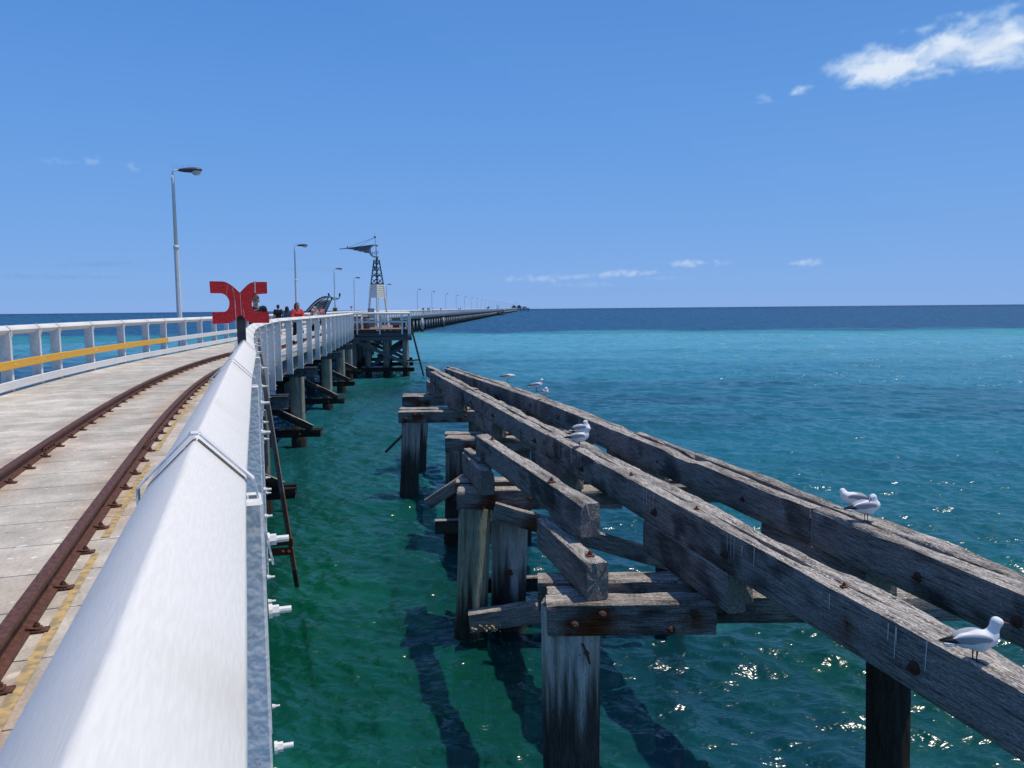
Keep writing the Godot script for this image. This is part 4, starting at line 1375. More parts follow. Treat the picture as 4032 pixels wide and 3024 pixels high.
func build_trestles() -> void:
	# steel girders under the slabs
	for q in [[-0.22, "grey steel girder along the right hand edge of the deck, under the white posts"], [-2.2, "grey steel girder under the middle of the deck"], [-4.0, "grey steel girder under the left hand edge of the deck"]]:
		var o := thing("deck_girder", q[1], "girder")
		var off: float = q[0]
		var f := func(s): return right_off(s) + off if off > -1.0 else off
		part(o, "flange", strip_mesh(rect(-0.085, 0.46, 0.085, 0.478), -6.0, 74.0, 1.0, f, 2.94).done(), mats["galvanised_grey"])
		part(o, "web", strip_mesh(rect(-0.008, 0.018, 0.008, 0.46), -6.0, 74.0, 1.0, f, 2.94).done(), mats["dark_steel"])
		part(o, "flange", strip_mesh(rect(-0.085, 0.0, 0.085, 0.018), -6.0, 74.0, 1.0, f, 2.94).done(), mats["galvanised_grey"])
	var bents := [[1.2, ""], [10.4, ""], [19.9, "trestle nearest the rusty fender post, only its dark waling ends showing beside the white posts"], [29.6, "trestle with the most complete pale pile in view, left of the standing old jetty"], [39.9, "second trestle back under the curving deck, its dark pile streaked black"], [49.0, "third trestle back under the curving deck, close to the platform"], [58.0, "trestle where the deck meets the timber platform"]]
	for i in bents.size():
		var s: float = bents[i][0]
		var f := path_frame(s, right_off(s), 0)
		var label: String = bents[i][1]
		if label == "":
			label = "trestle under the deck just below the viewer" if i == 0 else "trestle under the deck hidden behind the near railing"
		var t := thing("jetty_trestle", label, "trestle", Transform3D())
		var sd := 100 + i * 7
		for k in 3:
			var off: float = [-0.28, -2.1, -3.9][k]
			var p := f * Vector3(off, 0, 0)
			part(t, "pile", pile_mesh(p + Vector3(0, 2.60, 0), p + Vector3(0.02, -3.0, 0), 0.255, 0.245, sd + k, {"base": Color(0.60, 0.60, 0.50) if k == 0 else Color(0.3, 0.3, 0.28), "tide": 0.72, "step": 0.15, "sides": 26}))
		var pull := 0.6 if i < 2 else 0.0
		for z in [-0.19, 0.19]:
			var m := M.new()
			m.box(f * Transform3D(Basis(), Vector3(-2.05 - pull, 2.765, z)), Vector3(5.0, 0.31, 0.012))
			for y in [2.61, 2.915]:
				m.box(f * Transform3D(Basis(), Vector3(-2.05 - pull, y, z * 1.18)), Vector3(5.0, 0.016, 0.09))
			part(t, "crosshead", m.done(), mats["slate_steel"])
			var w := M.new(true)
			var wl := timber(5.1, 0.12, 0.27, sd + 3, {"rough": 0.012, "side": mats["marine_growth"], "top": mats["marine_growth"]})
			part(t, "waling", wl, null, f * Transform3D(Basis(), Vector3(-2.0 - pull * 1.6, 0.52 + z * 0.12, z * 1.65)))
			for off in [-0.2, 0.05]:
				bolt_at(t, "round", "bolt_rust", f * Vector3(off, 2.74, z * 1.04), f.basis * Vector3(0, 0, z), "bolt", 0.9)
		var upper := f * Vector3(-3.3, 2.55, 0.36)
		var lower := f * Vector3(0.25 - pull, 0.72, 0.36)
		part(t, "brace", timber(upper.distance_to(lower), 0.1, 0.26, sd + 4, {"side": mats["dark_timber"]}), null, between(upper, lower))
		upper = f * Vector3(-0.6, 2.55, -0.36)
		lower = f * Vector3(-4.1, 0.72, -0.36)
		part(t, "brace", timber(upper.distance_to(lower), 0.1, 0.26, sd + 5, {"side": mats["dark_timber"]}), null, between(upper, lower))
		for q in [Vector3(-0.32, 0.75, 0.44), Vector3(-0.2, 0.52, 0.41), Vector3(-0.3, 0.3, 0.41)]:
			bolt_at(t, "round", "bolt_rust", f * q, f.basis.z, "bolt", 0.9)
	# the long run of bents beyond the platform
	var proto: Node3D = null
	var s := 73.0
	var k := 0
	while s < 1300.0:
		var f := path_frame(s, 0.05, 0)
		if proto == null:
			proto = thing("distant_trestle", "first pale piled trestle of the distant deck, just behind the timber platform", "trestle", f, "trestles of the distant deck")
			for off in [0.1, -2.0, -4.1]:
				var m := M.new(true)
				m.tube([Vector3(off, 2.6, 0), Vector3(off + 0.02, 0.75, 0)], [0.18, 0.17], 10)
				part(proto, "pile", m.done(), mats["far_pile"] if off > 0 else mats["dark_timber"])
				var m2 := M.new(true)
				m2.tube([Vector3(off + 0.02, 0.75, 0), Vector3(off + 0.03, -1.0, 0)], [0.24, 0.25], 10)
				part(proto, "pile_foot", m2.done(), mats["marine_growth"])
			var c := M.new()
			c.box(Transform3D(Basis(), Vector3(-2.1, 2.77, 0)), Vector3(4.9, 0.33, 0.4))
			part(proto, "crosshead", c.done(), mats["dark_timber"])
			var w := M.new()
			w.box(Transform3D(Basis(), Vector3(-1.9, 0.5, 0)), Vector3(5.2, 0.28, 0.55))
			part(proto, "waling", w.done(), mats["marine_growth"])
			var br := M.new()
			br.bar(Vector3(-3.4, 2.5, 0.3), Vector3(0.2, 0.7, 0.3), 0.1, 0.26)
			part(proto, "brace", br.done(), mats["dark_timber"])
		else:
			again(proto, f, "%s pale piled trestle under the distant railing, counted outwards from the timber platform" % ordinal(k + 1))
		s += 5.2 if s < 330 else 6.5
		k += 1
	var far := thing("deck_girder", "dark girder line carrying the distant deck above the row of pale piles", "girder")
	for off in [-0.1, -4.0]:
		part(far, "beam", strip_mesh(rect(off - 0.12, 0.0, off + 0.12, 0.48), 74.0, 1300.0, 4.0, func(_s): return 0.0, 2.94).done(), mats["black_steel"])

# ------------------------------------------------------------------ the timber platform and what stands on it
func build_platform() -> void:
	var o := Vector3(-11.95, 0, -58.6)            # its front left corner
	var ang := deg_to_rad(7.7)
	var back := Vector3(-sin(ang), 0, -cos(ang))
	var wide := 4.5
	var deep := 13.5
	var at := func(x: float, y: float, z: float) -> Vector3: return o + Vector3(x, y, 0) + back * z
	var deck := structure("platform_deck")
	var z := 0.0
	while z < deep:
		var m := M.new()
		m.bar(at.call(0, DECK - 0.03, z + 0.11), at.call(wide, DECK - 0.03, z + 0.11), 0.215, 0.06, 0.004)
		m.tint = Color(1, 1, 1)
		part(deck, "plank", m.done(), mats["red_plank"])
		z += 0.225
	var fr := thing("platform_trestle", "dark timber and grey steel frame carrying the platform, cross braced above the water", "trestle")
	for k in 9:
		var m := M.new()
		m.bar(at.call(0.15 + 0.52 * k, 3.38, 0.02), at.call(0.15 + 0.52 * k, 3.38, deep), 0.12, 0.22)
		part(fr, "joist", m.done(), mats["dark_timber"])
	for q in [[3.18, 0.26, 0.12, "edge_beam", 0.10], [2.86, 0.32, 0.16, "crosshead", 0.25], [2.86, 0.32, 0.16, "crosshead", 0.75], [2.86, 0.32, 0.2, "crosshead", 6.5], [2.86, 0.32, 0.2, "crosshead", 12.8]]:
		var m := M.new()
		m.bar(at.call(-0.1, q[0], q[4]), at.call(wide + 0.12, q[0], q[4]), q[2], q[1], 0.01)
		part(fr, q[3], m.done(), mats["slate_steel"])
	var plank := M.new()
	plank.bar(at.call(0, 3.36, -0.03), at.call(wide, 3.36, -0.03), 0.05, 0.16)
	part(fr, "fascia", plank.done(), mats["dark_timber"])
	var n := 0
	for zz in [0.5, 6.5, 12.8]:
		for x in [0.25, 1.35, 2.7, 4.15]:
			if zz > 1.0 and x == 1.35:
				continue
			var p: Vector3 = at.call(x, 0, zz)
			part(fr, "pile", pile_mesh(p + Vector3(0, 2.7, 0), p + Vector3(0, -3.0, 0), 0.25 if x != 1.35 else 0.22, 0.24, 200 + n, {"base": Color(0.62, 0.62, 0.55) if x > 4 else Color(0.34, 0.34, 0.32), "tide": 0.7, "step": 0.25, "sides": 16}))
			n += 1
		for y in [0.55]:
			var m := M.new()
			m.bar(at.call(-0.3, y, zz - 0.3), at.call(wide + 0.25, y, zz - 0.3), 0.14, 0.3)
			part(fr, "waling", m.done(), mats["marine_growth"])
		for q in [[0.7, 2.55, 4.3, 0.95], [4.2, 2.4, 1.6, 0.8]]:
			var m := M.new()
			m.bar(at.call(q[0], q[1], zz - (0.36 if q[0] < 2 else -0.3)), at.call(q[2], q[3], zz - (0.36 if q[0] < 2 else -0.3)), 0.1, 0.25)
			part(fr, "brace", m.done(), mats["slate_steel"])
	for x in [0.2, 4.15]:
		var m := M.new()
		m.bar(at.call(x, 2.5, 0.9), at.call(x, 0.8, 6.0), 0.1, 0.22)
		part(fr, "brace", m.done(), mats["dark_timber"])
		m = M.new()
		m.bar(at.call(x, 0.8, 0.9), at.call(x, 2.5, 6.0), 0.1, 0.22)
		part(fr, "brace", m.done(), mats["dark_timber"])
	# railing round three sides
	var rl := thing("platform_railing", "white railing round the timber platform, with tall narrow posts", "railing")
	var corners := [at.call(0.05, 0, -0.05), at.call(wide, 0, -0.05), at.call(wide, 0, deep), at.call(0.2, 0, deep)]
	for i in 3:
		var a: Vector3 = corners[i]
		var b: Vector3 = corners[i + 1]
		part(rl, "handrail", handrail_mesh(a + Vector3(0, RAIL + 0.02, 0), b + Vector3(0, RAIL + 0.02, 0), 0.125), mats["handrail_paint"])
		for y in [4.08]:
			var m := M.new()
			m.bar(a + Vector3(0, y, 0), b + Vector3(0, y, 0), 0.045, 0.12)
			part(rl, "mid_rail", m.done(), mats["white_paint"])
		var count := 3 if i == 0 else (6 if i == 1 else 2)
		for k in count:
			var f := (k + 0.35) / (count - 0.3) if i == 0 else (k + 0.0) / count
			var p := a.lerp(b, clampf(f, 0.0, 0.995))
			var m := M.new()
			m.box(Transform3D(Basis(), p + Vector3(0, 3.92, -0.02 if i == 0 else 0.0)), Vector3(0.11, 1.52, 0.1), 0.006)
			part(rl, "post", m.done(), mats["white_paint"])
	var m5 := M.new()
	m5.box(Transform3D(Basis(), corners[1] + Vector3(-0.08, 3.92, 0)), Vector3(0.16, 1.56, 0.12), 0.006)
	part(rl, "corner_post", m5.done(), mats["white_paint"])
	# furniture
	var bin := func(p: Vector3, label: String):
		var b := thing("litter_bin", label, "bin", Transform3D(Basis(), p))
		var m := M.new(true)
		m.tube([Vector3(0, 0.05, 0), Vector3(0, 0.86, 0)], [0.25, 0.25], 14)
		part(b, "barrel", m.done(), mats["slate_steel"])
		m = M.new(true)
		m.tube([Vector3(0, 0.86, 0), Vector3(0, 0.9, 0)], [0.27, 0.265], 14)
		part(b, "rim", m.done(), mats["rust"])
		m = M.new()
		m.box(Transform3D(Basis(), Vector3(0, 0.025, 0)), Vector3(0.4, 0.05, 0.4))
		part(b, "foot", m.done(), mats["dark_steel"])
	bin.call(at.call(0.62, DECK, 1.0), "grey litter bin at the left front of the platform")
	bin.call(at.call(1.25, DECK, 1.6), "grey litter bin set a little behind the other on the platform")
	var box := thing("storage_box", "low brown box on the right side of the platform", "box", Transform3D(Basis(Vector3.UP, 0.1), at.call(3.45, DECK, 4.2)))
	var m2 := M.new()
	m2.box(Transform3D(Basis(), Vector3(0, 0.44, 0)), Vector3(0.62, 0.5, 0.5), 0.01)
	part(box, "body", m2.done(), mats["box_brown"])
	m2 = M.new()
	m2.box(Transform3D(Basis(), Vector3(0, 0.72, 0)), Vector3(0.66, 0.05, 0.54), 0.01)
	part(box, "lid", m2.done(), mats["dark_timber"])
	m2 = M.new()
	m2.box(Transform3D(Basis(), Vector3(0, 0.095, 0)), Vector3(0.5, 0.19, 0.4))
	part(box, "plinth", m2.done(), mats["dark_steel"])
	var bol := thing("bollard", "short grey square bollard beside the middle leg of the tower", "bollard", Transform3D(Basis(), at.call(2.25, DECK, 3.4)))
	m2 = M.new()
	m2.box(Transform3D(Basis(), Vector3(0, 0.42, 0)), Vector3(0.2, 0.84, 0.2), 0.012)
	part(bol, "post", m2.done(), mats["pale_grey_paint"])
	m2 = M.new()
	m2.ball(Transform3D(Basis(), Vector3(0, 0.9, 0)), Vector3(0.08, 0.09, 0.08), 6)
	part(bol, "knob", m2.done(), mats["galvanised_grey"])
	var bench := thing("bench", "dark timber bench against the right hand platform railing", "bench", Transform3D(Basis(Vector3.UP, ang), at.call(4.0, DECK, 6.6)))
	for k in 3:
		m2 = M.new()
		m2.box(Transform3D(Basis(), Vector3(-0.15 + 0.15 * k, 0.44, 0)), Vector3(0.13, 0.045, 1.9), 0.004)
		part(bench, "slat", m2.done(), mats["dark_timber"])
	for zz2 in [-0.75, 0.75]:
		m2 = M.new()
		m2.box(Transform3D(Basis(), Vector3(0, 0.21, zz2)), Vector3(0.4, 0.42, 0.09))
		part(bench, "leg", m2.done(), mats["dark_steel"])

func build_tower() -> void:
	var t := thing("wind_vane_tower", "white legged tower with a black lattice top carrying a winged metal wind vane", "sculpture", Transform3D(Basis(Vector3.UP, deg_to_rad(-38)), Vector3(-10.95, DECK, -65.6)))
	var half := func(y: float) -> float: return lut([0.0, 2.4, 3.5, 5.45], [0.60, 0.44, 0.355, 0.15], y)
	var corner := func(y: float, k: int) -> Vector3:
		var h: float = half.call(y)
		return Vector3(h * [1, 1, -1, -1][k], y, h * [1, -1, -1, 1][k])
	for k in 4:
		var m := M.new()
		m.bar(corner.call(0.0, k), corner.call(3.4, k), 0.13, 0.13, 0.006, Vector3.FORWARD)
		part(t, "leg", m.done(), mats["white_paint"])
	for lvl in 7:      # weatherboards, each a frustum ring with a lip
		var y0 := 2.40 + lvl * 0.157
		for k in 4:
			var m := M.new()
			var a: Vector3 = corner.call(y0, k) * Vector3(1.12, 1, 1.12)
			var b: Vector3 = corner.call(y0, (k + 1) % 4) * Vector3(1.12, 1, 1.12)
			var c: Vector3 = corner.call(y0 + 0.155, (k + 1) % 4) * Vector3(1.03, 1, 1.03)
			var d: Vector3 = corner.call(y0 + 0.155, k) * Vector3(1.03, 1, 1.03)
			var out := (a + b) * Vector3(1, 0, 1)
			m.quad(a, b, c, d, out)
			m.quad(a * Vector3(0.9, 1, 0.9), b * Vector3(0.9, 1, 0.9), b, a, Vector3.DOWN)
			part(t, "weatherboard", m.done(), mats["cream_paint"] if k % 2 == 0 or lvl > 4 else mats["white_paint"])
	var m3 := M.new()
	m3.box(Transform3D(Basis(), Vector3(0, 3.52, 0)), Vector3(0.8, 0.06, 0.8))
	part(t, "platform_plate", m3.done(), mats["black_steel"])
	for k in 4:
		var m := M.new()
		m.bar(corner.call(3.5, k), corner.call(5.45, k), 0.065, 0.065, 0.0, Vector3.FORWARD)
		part(t, "lattice_leg", m.done(), mats["black_steel"])
		for lvl in 4:
			var y0 := 3.5 + lvl * 0.49
			var a: Vector3 = corner.call(y0, k)
			var b: Vector3 = corner.call(y0 + 0.47, (k + 1) % 4)
			var c: Vector3 = corner.call(y0, (k + 1) % 4)
			var d: Vector3 = corner.call(y0 + 0.47, k)
			m = M.new()
			m.bar(a, b, 0.035, 0.035)
			m.bar(c, d, 0.035, 0.035)
			part(t, "cross_brace", m.done(), mats["black_steel"])
	for y in [4.2, 5.45]:
		var m := M.new()
		for k in 4:
			m.bar(corner.call(y, k), corner.call(y, (k + 1) % 4), 0.05, 0.05)
		part(t, "lattice_ring", m.done(), mats["black_steel"])
	var lamp := M.new()
	lamp.box(Transform3D(Basis(), Vector3(-0.05, 4.78, 0.17)), Vector3(0.22, 0.42, 0.03))
	part(t, "white_plate", lamp.done(), mats["panel_pale"])
	# the vane turns on its own axis
	var q := Node3D.new()
	q.name = "wind_vane"
	q.transform = Transform3D(Basis(Vector3.UP, deg_to_rad(38)), Vector3.ZERO)
	t.add_child(q)
	var m4 := M.new(true)
	m4.tube([Vector3(0, 5.4, 0), Vector3(-0.02, 6.6, 0), Vector3(-0.12, 7.95, 0)], [0.05, 0.028, 0.018], 8)
	part(q, "mast", m4.done(), mats["pale_grey_paint"])
	m4 = M.new()
	m4.ball(Transform3D(Basis(), Vector3(-0.08, 7.3, 0)), Vector3(0.09, 0.08, 0.09), 6)
	part(q, "mast_collar", m4.done(), mats["black_steel"])
	m4 = M.new(true)
	var arc := []
	var rad := []
	for i in 17:
		var an := deg_to_rad(lerpf(62.0, 298.0, i / 16.0))
		arc.append(Vector3(-0.02 + cos(an) * 0.46 - 0.06, 6.18 + sin(an) * 0.48, 0))
		rad.append(0.07 + (0.03 if i < 2 or i > 14 else 0.0))
	m4.tube(arc, rad, 8)
	part(q, "horseshoe", m4.done(), mats["pale_grey_paint"])
	m4 = M.new(true)
	m4.tube([Vector3(-0.15, 6.67, 0), Vector3(-1.6, 6.5, 0), Vector3(-3.0, 6.36, 0)], [0.04, 0.04, 0.03], 8)
	part(q, "boom", m4.done(), mats["black_steel"])
	for i in 5:        # feathers of the wing
		var x1 := -0.45 - 0.0 * i
		var x0 := -2.35 + 0.42 * i
		var y1 := 6.60 - 0.115 * i
		var y0 := 6.42 - 0.10 * i
		var outline := PackedVector2Array([Vector2(x0, y0 + 0.03), Vector2(x0 + 0.08, y0 - 0.06), Vector2(x0 + 0.3, y0 - 0.10), Vector2(x0 + 0.46, y0 - 0.09), Vector2(x1, y1 - 0.13), Vector2(x1 + 0.02, y1)])
		m4 = M.new()
		m4.prism(outline, 0.02, Transform3D(Basis(), Vector3(0, 0, 0.03 - 0.024 * i)))
		part(q, "feather", m4.done(), mats["galvanised_grey"] if i < 2 else mats["feather_panel"])
	for x in [-2.35, -1.55]:
		m4 = M.new(true)
		m4.tube([Vector3(-0.08, 7.28, 0), Vector3(x, 6.48, 0)], [0.012, 0.012], 5)
		part(q, "stay_cable", m4.done(), mats["black_steel"])
		m4 = M.new()
		m4.box(Transform3D(Basis(), Vector3(x, 6.46, 0)), Vector3(0.05, 0.24, 0.08))
		part(q, "cable_bracket", m4.done(), mats["black_steel"])
	m4 = M.new()
	m4.bar(Vector3(-0.4, 6.05, 0), Vector3(0.2, 6.15, 0), 0.03, 0.03)
	m4.bar(Vector3(-0.34, 5.93, 0), Vector3(0.12, 5.98, 0), 0.03, 0.03)
	for x in [-0.35, -0.2, -0.05, 0.1]:
		m4.bar(Vector3(x, 5.93, 0), Vector3(x + 0.05, 6.1, 0), 0.02, 0.02)
	part(q, "lattice_keel", m4.done(), mats["black_steel"])
	m4 = M.new(true)
	m4.tube([Vector3(0.02, 5.72, 0), Vector3(0.05, 5.55, 0), Vector3(0, 5.42, 0)], [0.06, 0.07, 0.09], 8)
	part(q, "turntable", m4.done(), mats["black_steel"])
	var sg := thing("information_panel", "pale framed information panel leaning on the tower's left leg", "sign", Transform3D(Basis(Vector3.UP, deg_to_rad(12)), Vector3(-11.35, DECK, -64.7)))
	var m6 := M.new()
	for x in [-0.24, 0.24]:
		m6.box(Transform3D(Basis(), Vector3(x, 0.75, 0)), Vector3(0.04, 1.5, 0.05))
	for y in [0.8, 1.5]:
		m6.box(Transform3D(Basis(), Vector3(0, y, 0)), Vector3(0.44, 0.04, 0.05))
	part(sg, "frame", m6.done(), mats["dark_steel"])
	m6 = M.new()
	m6.box(Transform3D(Basis(), Vector3(0, 1.15, 0)), Vector3(0.44, 0.66, 0.02))
	part(sg, "panel", m6.done(), mats["panel_pale"])
	m6 = M.new()
	m6.box(Transform3D(Basis(), Vector3(0.05, 0.3, 0.1)), Vector3(0.36, 0.6, 0.2))
	part(sg, "plinth", m6.done(), mats["box_brown"])

# ------------------------------------------------------------------ lamps, markers, shelter
func build_lamps() -> void:
	var proto := thing("street_lamp", "tall white lamp post with a drooping grey lantern, nearest, rising behind the yellow striped railing", "street lamp", path_frame(30.6, -4.38, DECK - 0.95), "lamp posts along the left edge of the jetty")
	var m := M.new()
	m.tube([Vector3(0, 0, 0), Vector3(0, 4.75, 0)], [0.1, 0.088], 8)
	part(proto, "lower_pole", m.done(), mats["lamp_pole_paint"])
	m = M.new(true)
	m.tube([Vector3(0, 4.66, 0), Vector3(0, 4.78, 0)], [0.098, 0.098], 14)
	part(proto, "collar", m.done(), mats["lamp_pole_paint"])
	m = M.new(true)
	m.tube([Vector3(0, 4.7, 0), Vector3(0, 7.2, 0), Vector3(0, 7.28, 0)], [0.066, 0.055, 0.03], 14)
	part(proto, "upper_pole", m.done(), mats["lamp_pole_paint"])
	m = M.new(true)
	m.tube([Vector3(0, 7.22, 0), Vector3(0, 7.42, 0), Vector3(0.03, 7.45, 0), Vector3(0.3, 7.46, 0)], [0.028, 0.028, 0.028, 0.028], 8)
	part(proto, "arm", m.done(), mats["lamp_pole_paint"])
	m = M.new(true)
	var body := []
	for i in 10:
		var t := i / 9.0
		body.append(Vector3(0.22 + 0.80 * t, 7.465 + 0.02 * t, 0))
	m.tube(body, [0.07, 0.10, 0.12, 0.14, 0.15, 0.155, 0.155, 0.15, 0.13, 0.05], 12, true, Vector2(1.0, 0.62))
	part(proto, "lantern", m.done(), mats["lamp_head_grey"])
	m = M.new(true)
	m.ball(Transform3D(Basis(), Vector3(0.82, 7.42, 0)), Vector3(0.17, 0.14, 0.14), 8)
	part(proto, "glass_bowl", m.done(), mats["lamp_glass"])
	m = M.new()
	for k in 12:
		m.tube([Vector3(0.02 + 0.065 * k, 7.5 if k > 3 else 7.46, 0.02), Vector3(0.02 + 0.065 * k + (k % 3 - 1) * 0.02, 7.66, 0.03 * (k % 2))], [0.003, 0.002], 3, false)
	part(proto, "bird_spikes", m.done(), mats["dark_steel"])
	var ss := [65.6, 102.9, 131.8, 167.2, 211.2, 240.9, 278.6]
	while ss[-1] < 1215.0:
		ss.append(ss[-1] + 37.5)
	var says := ["tall white lamp post rising just left of the curved shelter roof", "lamp post with two floodlight arms halfway up, above a yellow sign", "lamp post beside the small far red marker, left of the winged tower", "lamp post just right of the winged tower"]
	for i in ss.size():
		var l := again(proto, path_frame(ss[i], -4.62, DECK - 0.9), says[i] if i < says.size() else "%s lamp post from the left, in the dwindling row above the distant railing" % ordinal(i + 2))
		if i == 1:
			var f := M.new(true)
			f.tube([Vector3(-0.62, 4.05, 0), Vector3(-0.45, 3.75, 0), Vector3(0, 3.6, 0), Vector3(0.45, 3.75, 0), Vector3(0.62, 3.9, 0)], [0.05, 0.06, 0.07, 0.06, 0.05], 8)
			part(l, "floodlight_arm", f.done(), mats["dark_steel"])
			for x in [-0.72, 0.62]:
				var h := M.new()
				h.box(Transform3D(Basis(Vector3.BACK, 0.3 if x < 0 else -0.15), Vector3(x, 4.2, 0)), Vector3(0.2, 0.48, 0.22), 0.03)
				part(l, "floodlight", h.done(), mats["black_steel"])
			var sg := thing("warning_sign", "small yellow rectangular sign with a dark triangle, fixed low on the floodlight lamp post", "sign", path_frame(ss[i], -4.62, DECK - 0.9).translated_local(Vector3(0, 2.2, 0.16)))
			var b := M.new()
			b.box(Transform3D(Basis(), Vector3.ZERO), Vector3(0.6, 0.82, 0.02), 0.004)
			part(sg, "board", b.done(), mats["sign_yellow"])
			b = M.new()
			b.prism(PackedVector2Array([Vector2(-0.2, 0.0), Vector2(0.2, 0.0), Vector2(0, 0.34)]), 0.006, Transform3D(Basis(), Vector3(0, 0.0, 0.014)))
			b.box(Transform3D(Basis(), Vector3(0, -0.16, 0.013)), Vector3(0.44, 0.05, 0.006))
			b.box(Transform3D(Basis(), Vector3(0, -0.27, 0.013)), Vector3(0.36, 0.05, 0.006))
			part(sg, "pictogram", b.done(), mats["bird_black"])

func marker_outline() -> PackedVector2Array:      # two letter C shapes back to back, unit about half a metre wide
	var p := PackedVector2Array()
	# measured on the board, in pixels about its middle, y down; each run is a smooth curve, runs meet at corners
	var runs := [[[-1, -93], [-60, -150], [-120, -187], [-170, -194], [-262, -194]], [[-258, -84], [-165, -84], [-120, -62], [-97, -20], [-95, 20], [-106, 58], [-140, 86], [-246, 91]], [[-244, 199], [-105, 191], [-52, 165], [-1, 112]], [[2, 112], [55, 165], [110, 190], [258, 190]], [[256, 86], [150, 84], [113, 52], [104, 10], [112, -34], [150, -78], [245, -86]], [[244, -195], [140, -193], [88, -178], [35, -130], [2, -93]]]
	for run in runs:
		for i in run.size():
			var q1 := Vector2(run[i][0], -run[i][1])
			p.append(q1 * 0.00083)
			if i == run.size() - 1:
				continue
			var q0 := Vector2(run[maxi(i - 1, 0)][0], -run[maxi(i - 1, 0)][1])
			var q2 := Vector2(run[i + 1][0], -run[i + 1][1])
			var q3 := Vector2(run[mini(i + 2, run.size() - 1)][0], -run[mini(i + 2, run.size() - 1)][1])
			if q1.distance_to(q2) > 85.0:      # the straight arms
				continue
			for k in [0.25, 0.5, 0.75]:
				p.append(q1.cubic_interpolate(q2, q0, q3, k) * 0.00083)
	return p

func build_marker() -> void:
	var f := Transform3D(Basis(Vector3.UP, deg_to_rad(16)), Vector3(-2.10, 0, -6.2))
	var t := thing("railway_marker", "red board like two letter Cs back to back on a grey post by the handrail", "railway sign", f)
	var m := M.new()
	m.prism(marker_outline(), 0.018, Transform3D(Basis(Vector3.BACK, deg_to_rad(-0.8)), Vector3(0, 5.062, 0)))
	part(t, "board", m.done(), mats["red_paint"])
	m = M.new()
	m.box(Transform3D(Basis(), Vector3(0.0, 4.28, -0.045)), Vector3(0.064, 1.45, 0.05), 0.004)
	part(t, "post", m.done(), mats["dark_steel"])
	m = M.new()
	for q in [[-0.05, 0.12, -0.036, 0.02, 0.0009], [-0.036, 0.02, -0.034, -0.12, 0.0022], [0.004, 0.07, 0.008, -0.10, 0.0014], [0.024, -0.05, 0.028, -0.11, 0.0012], [0.117, 0.166, 0.115, 0.075, 0.0045], [-0.084, 0.14, -0.098, 0.06, 0.0008]]:
		var a := Vector3(q[0], 5.062 + q[1], 0.0105)
		var b := Vector3(q[2], 5.062 + q[3], 0.0105)
		var n := 10
		for i in n:
			var p0 := a.lerp(b, i / float(n))
			var p1 := a.lerp(b, (i + 1.0) / n)
			var w0: float = q[4] * (0.7 + 0.6 * absf(noise.get_noise_2d(i * 31.0, q[0] * 900.0)))
			var w1: float = q[4] * (0.7 + 0.6 * absf(noise.get_noise_2d(i * 31.0 + 31.0, q[0] * 900.0)))
			m.quad(p0 - Vector3(w0, 0, 0), p0 + Vector3(w0, 0, 0), p1 + Vector3(w1, 0, 0), p1 - Vector3(w1, 0, 0), Vector3.BACK)
	var d := part(t, "dropping_streaks", m.done(), mats["dropping_white"])
	d.set_meta("kind", "stuff")
	# its twin far along
	var t2 := thing("railway_marker", "tiny distant red double C marker left of the winged tower", "railway sign", Transform3D(Basis(), Vector3(-25.6, DECK, -128.0)))
	m = M.new()
	m.prism(marker_outline(), 0.018, Transform3D(Basis(), Vector3(0, 1.85, 0)))
	part(t2, "board", m.done(), mats["red_paint"])
	m = M.new()
	m.box(Transform3D(Basis(), Vector3(0, 0.85, -0.05)), Vector3(0.06, 1.7, 0.05))
	part(t2, "post", m.done(), mats["dark_steel"])

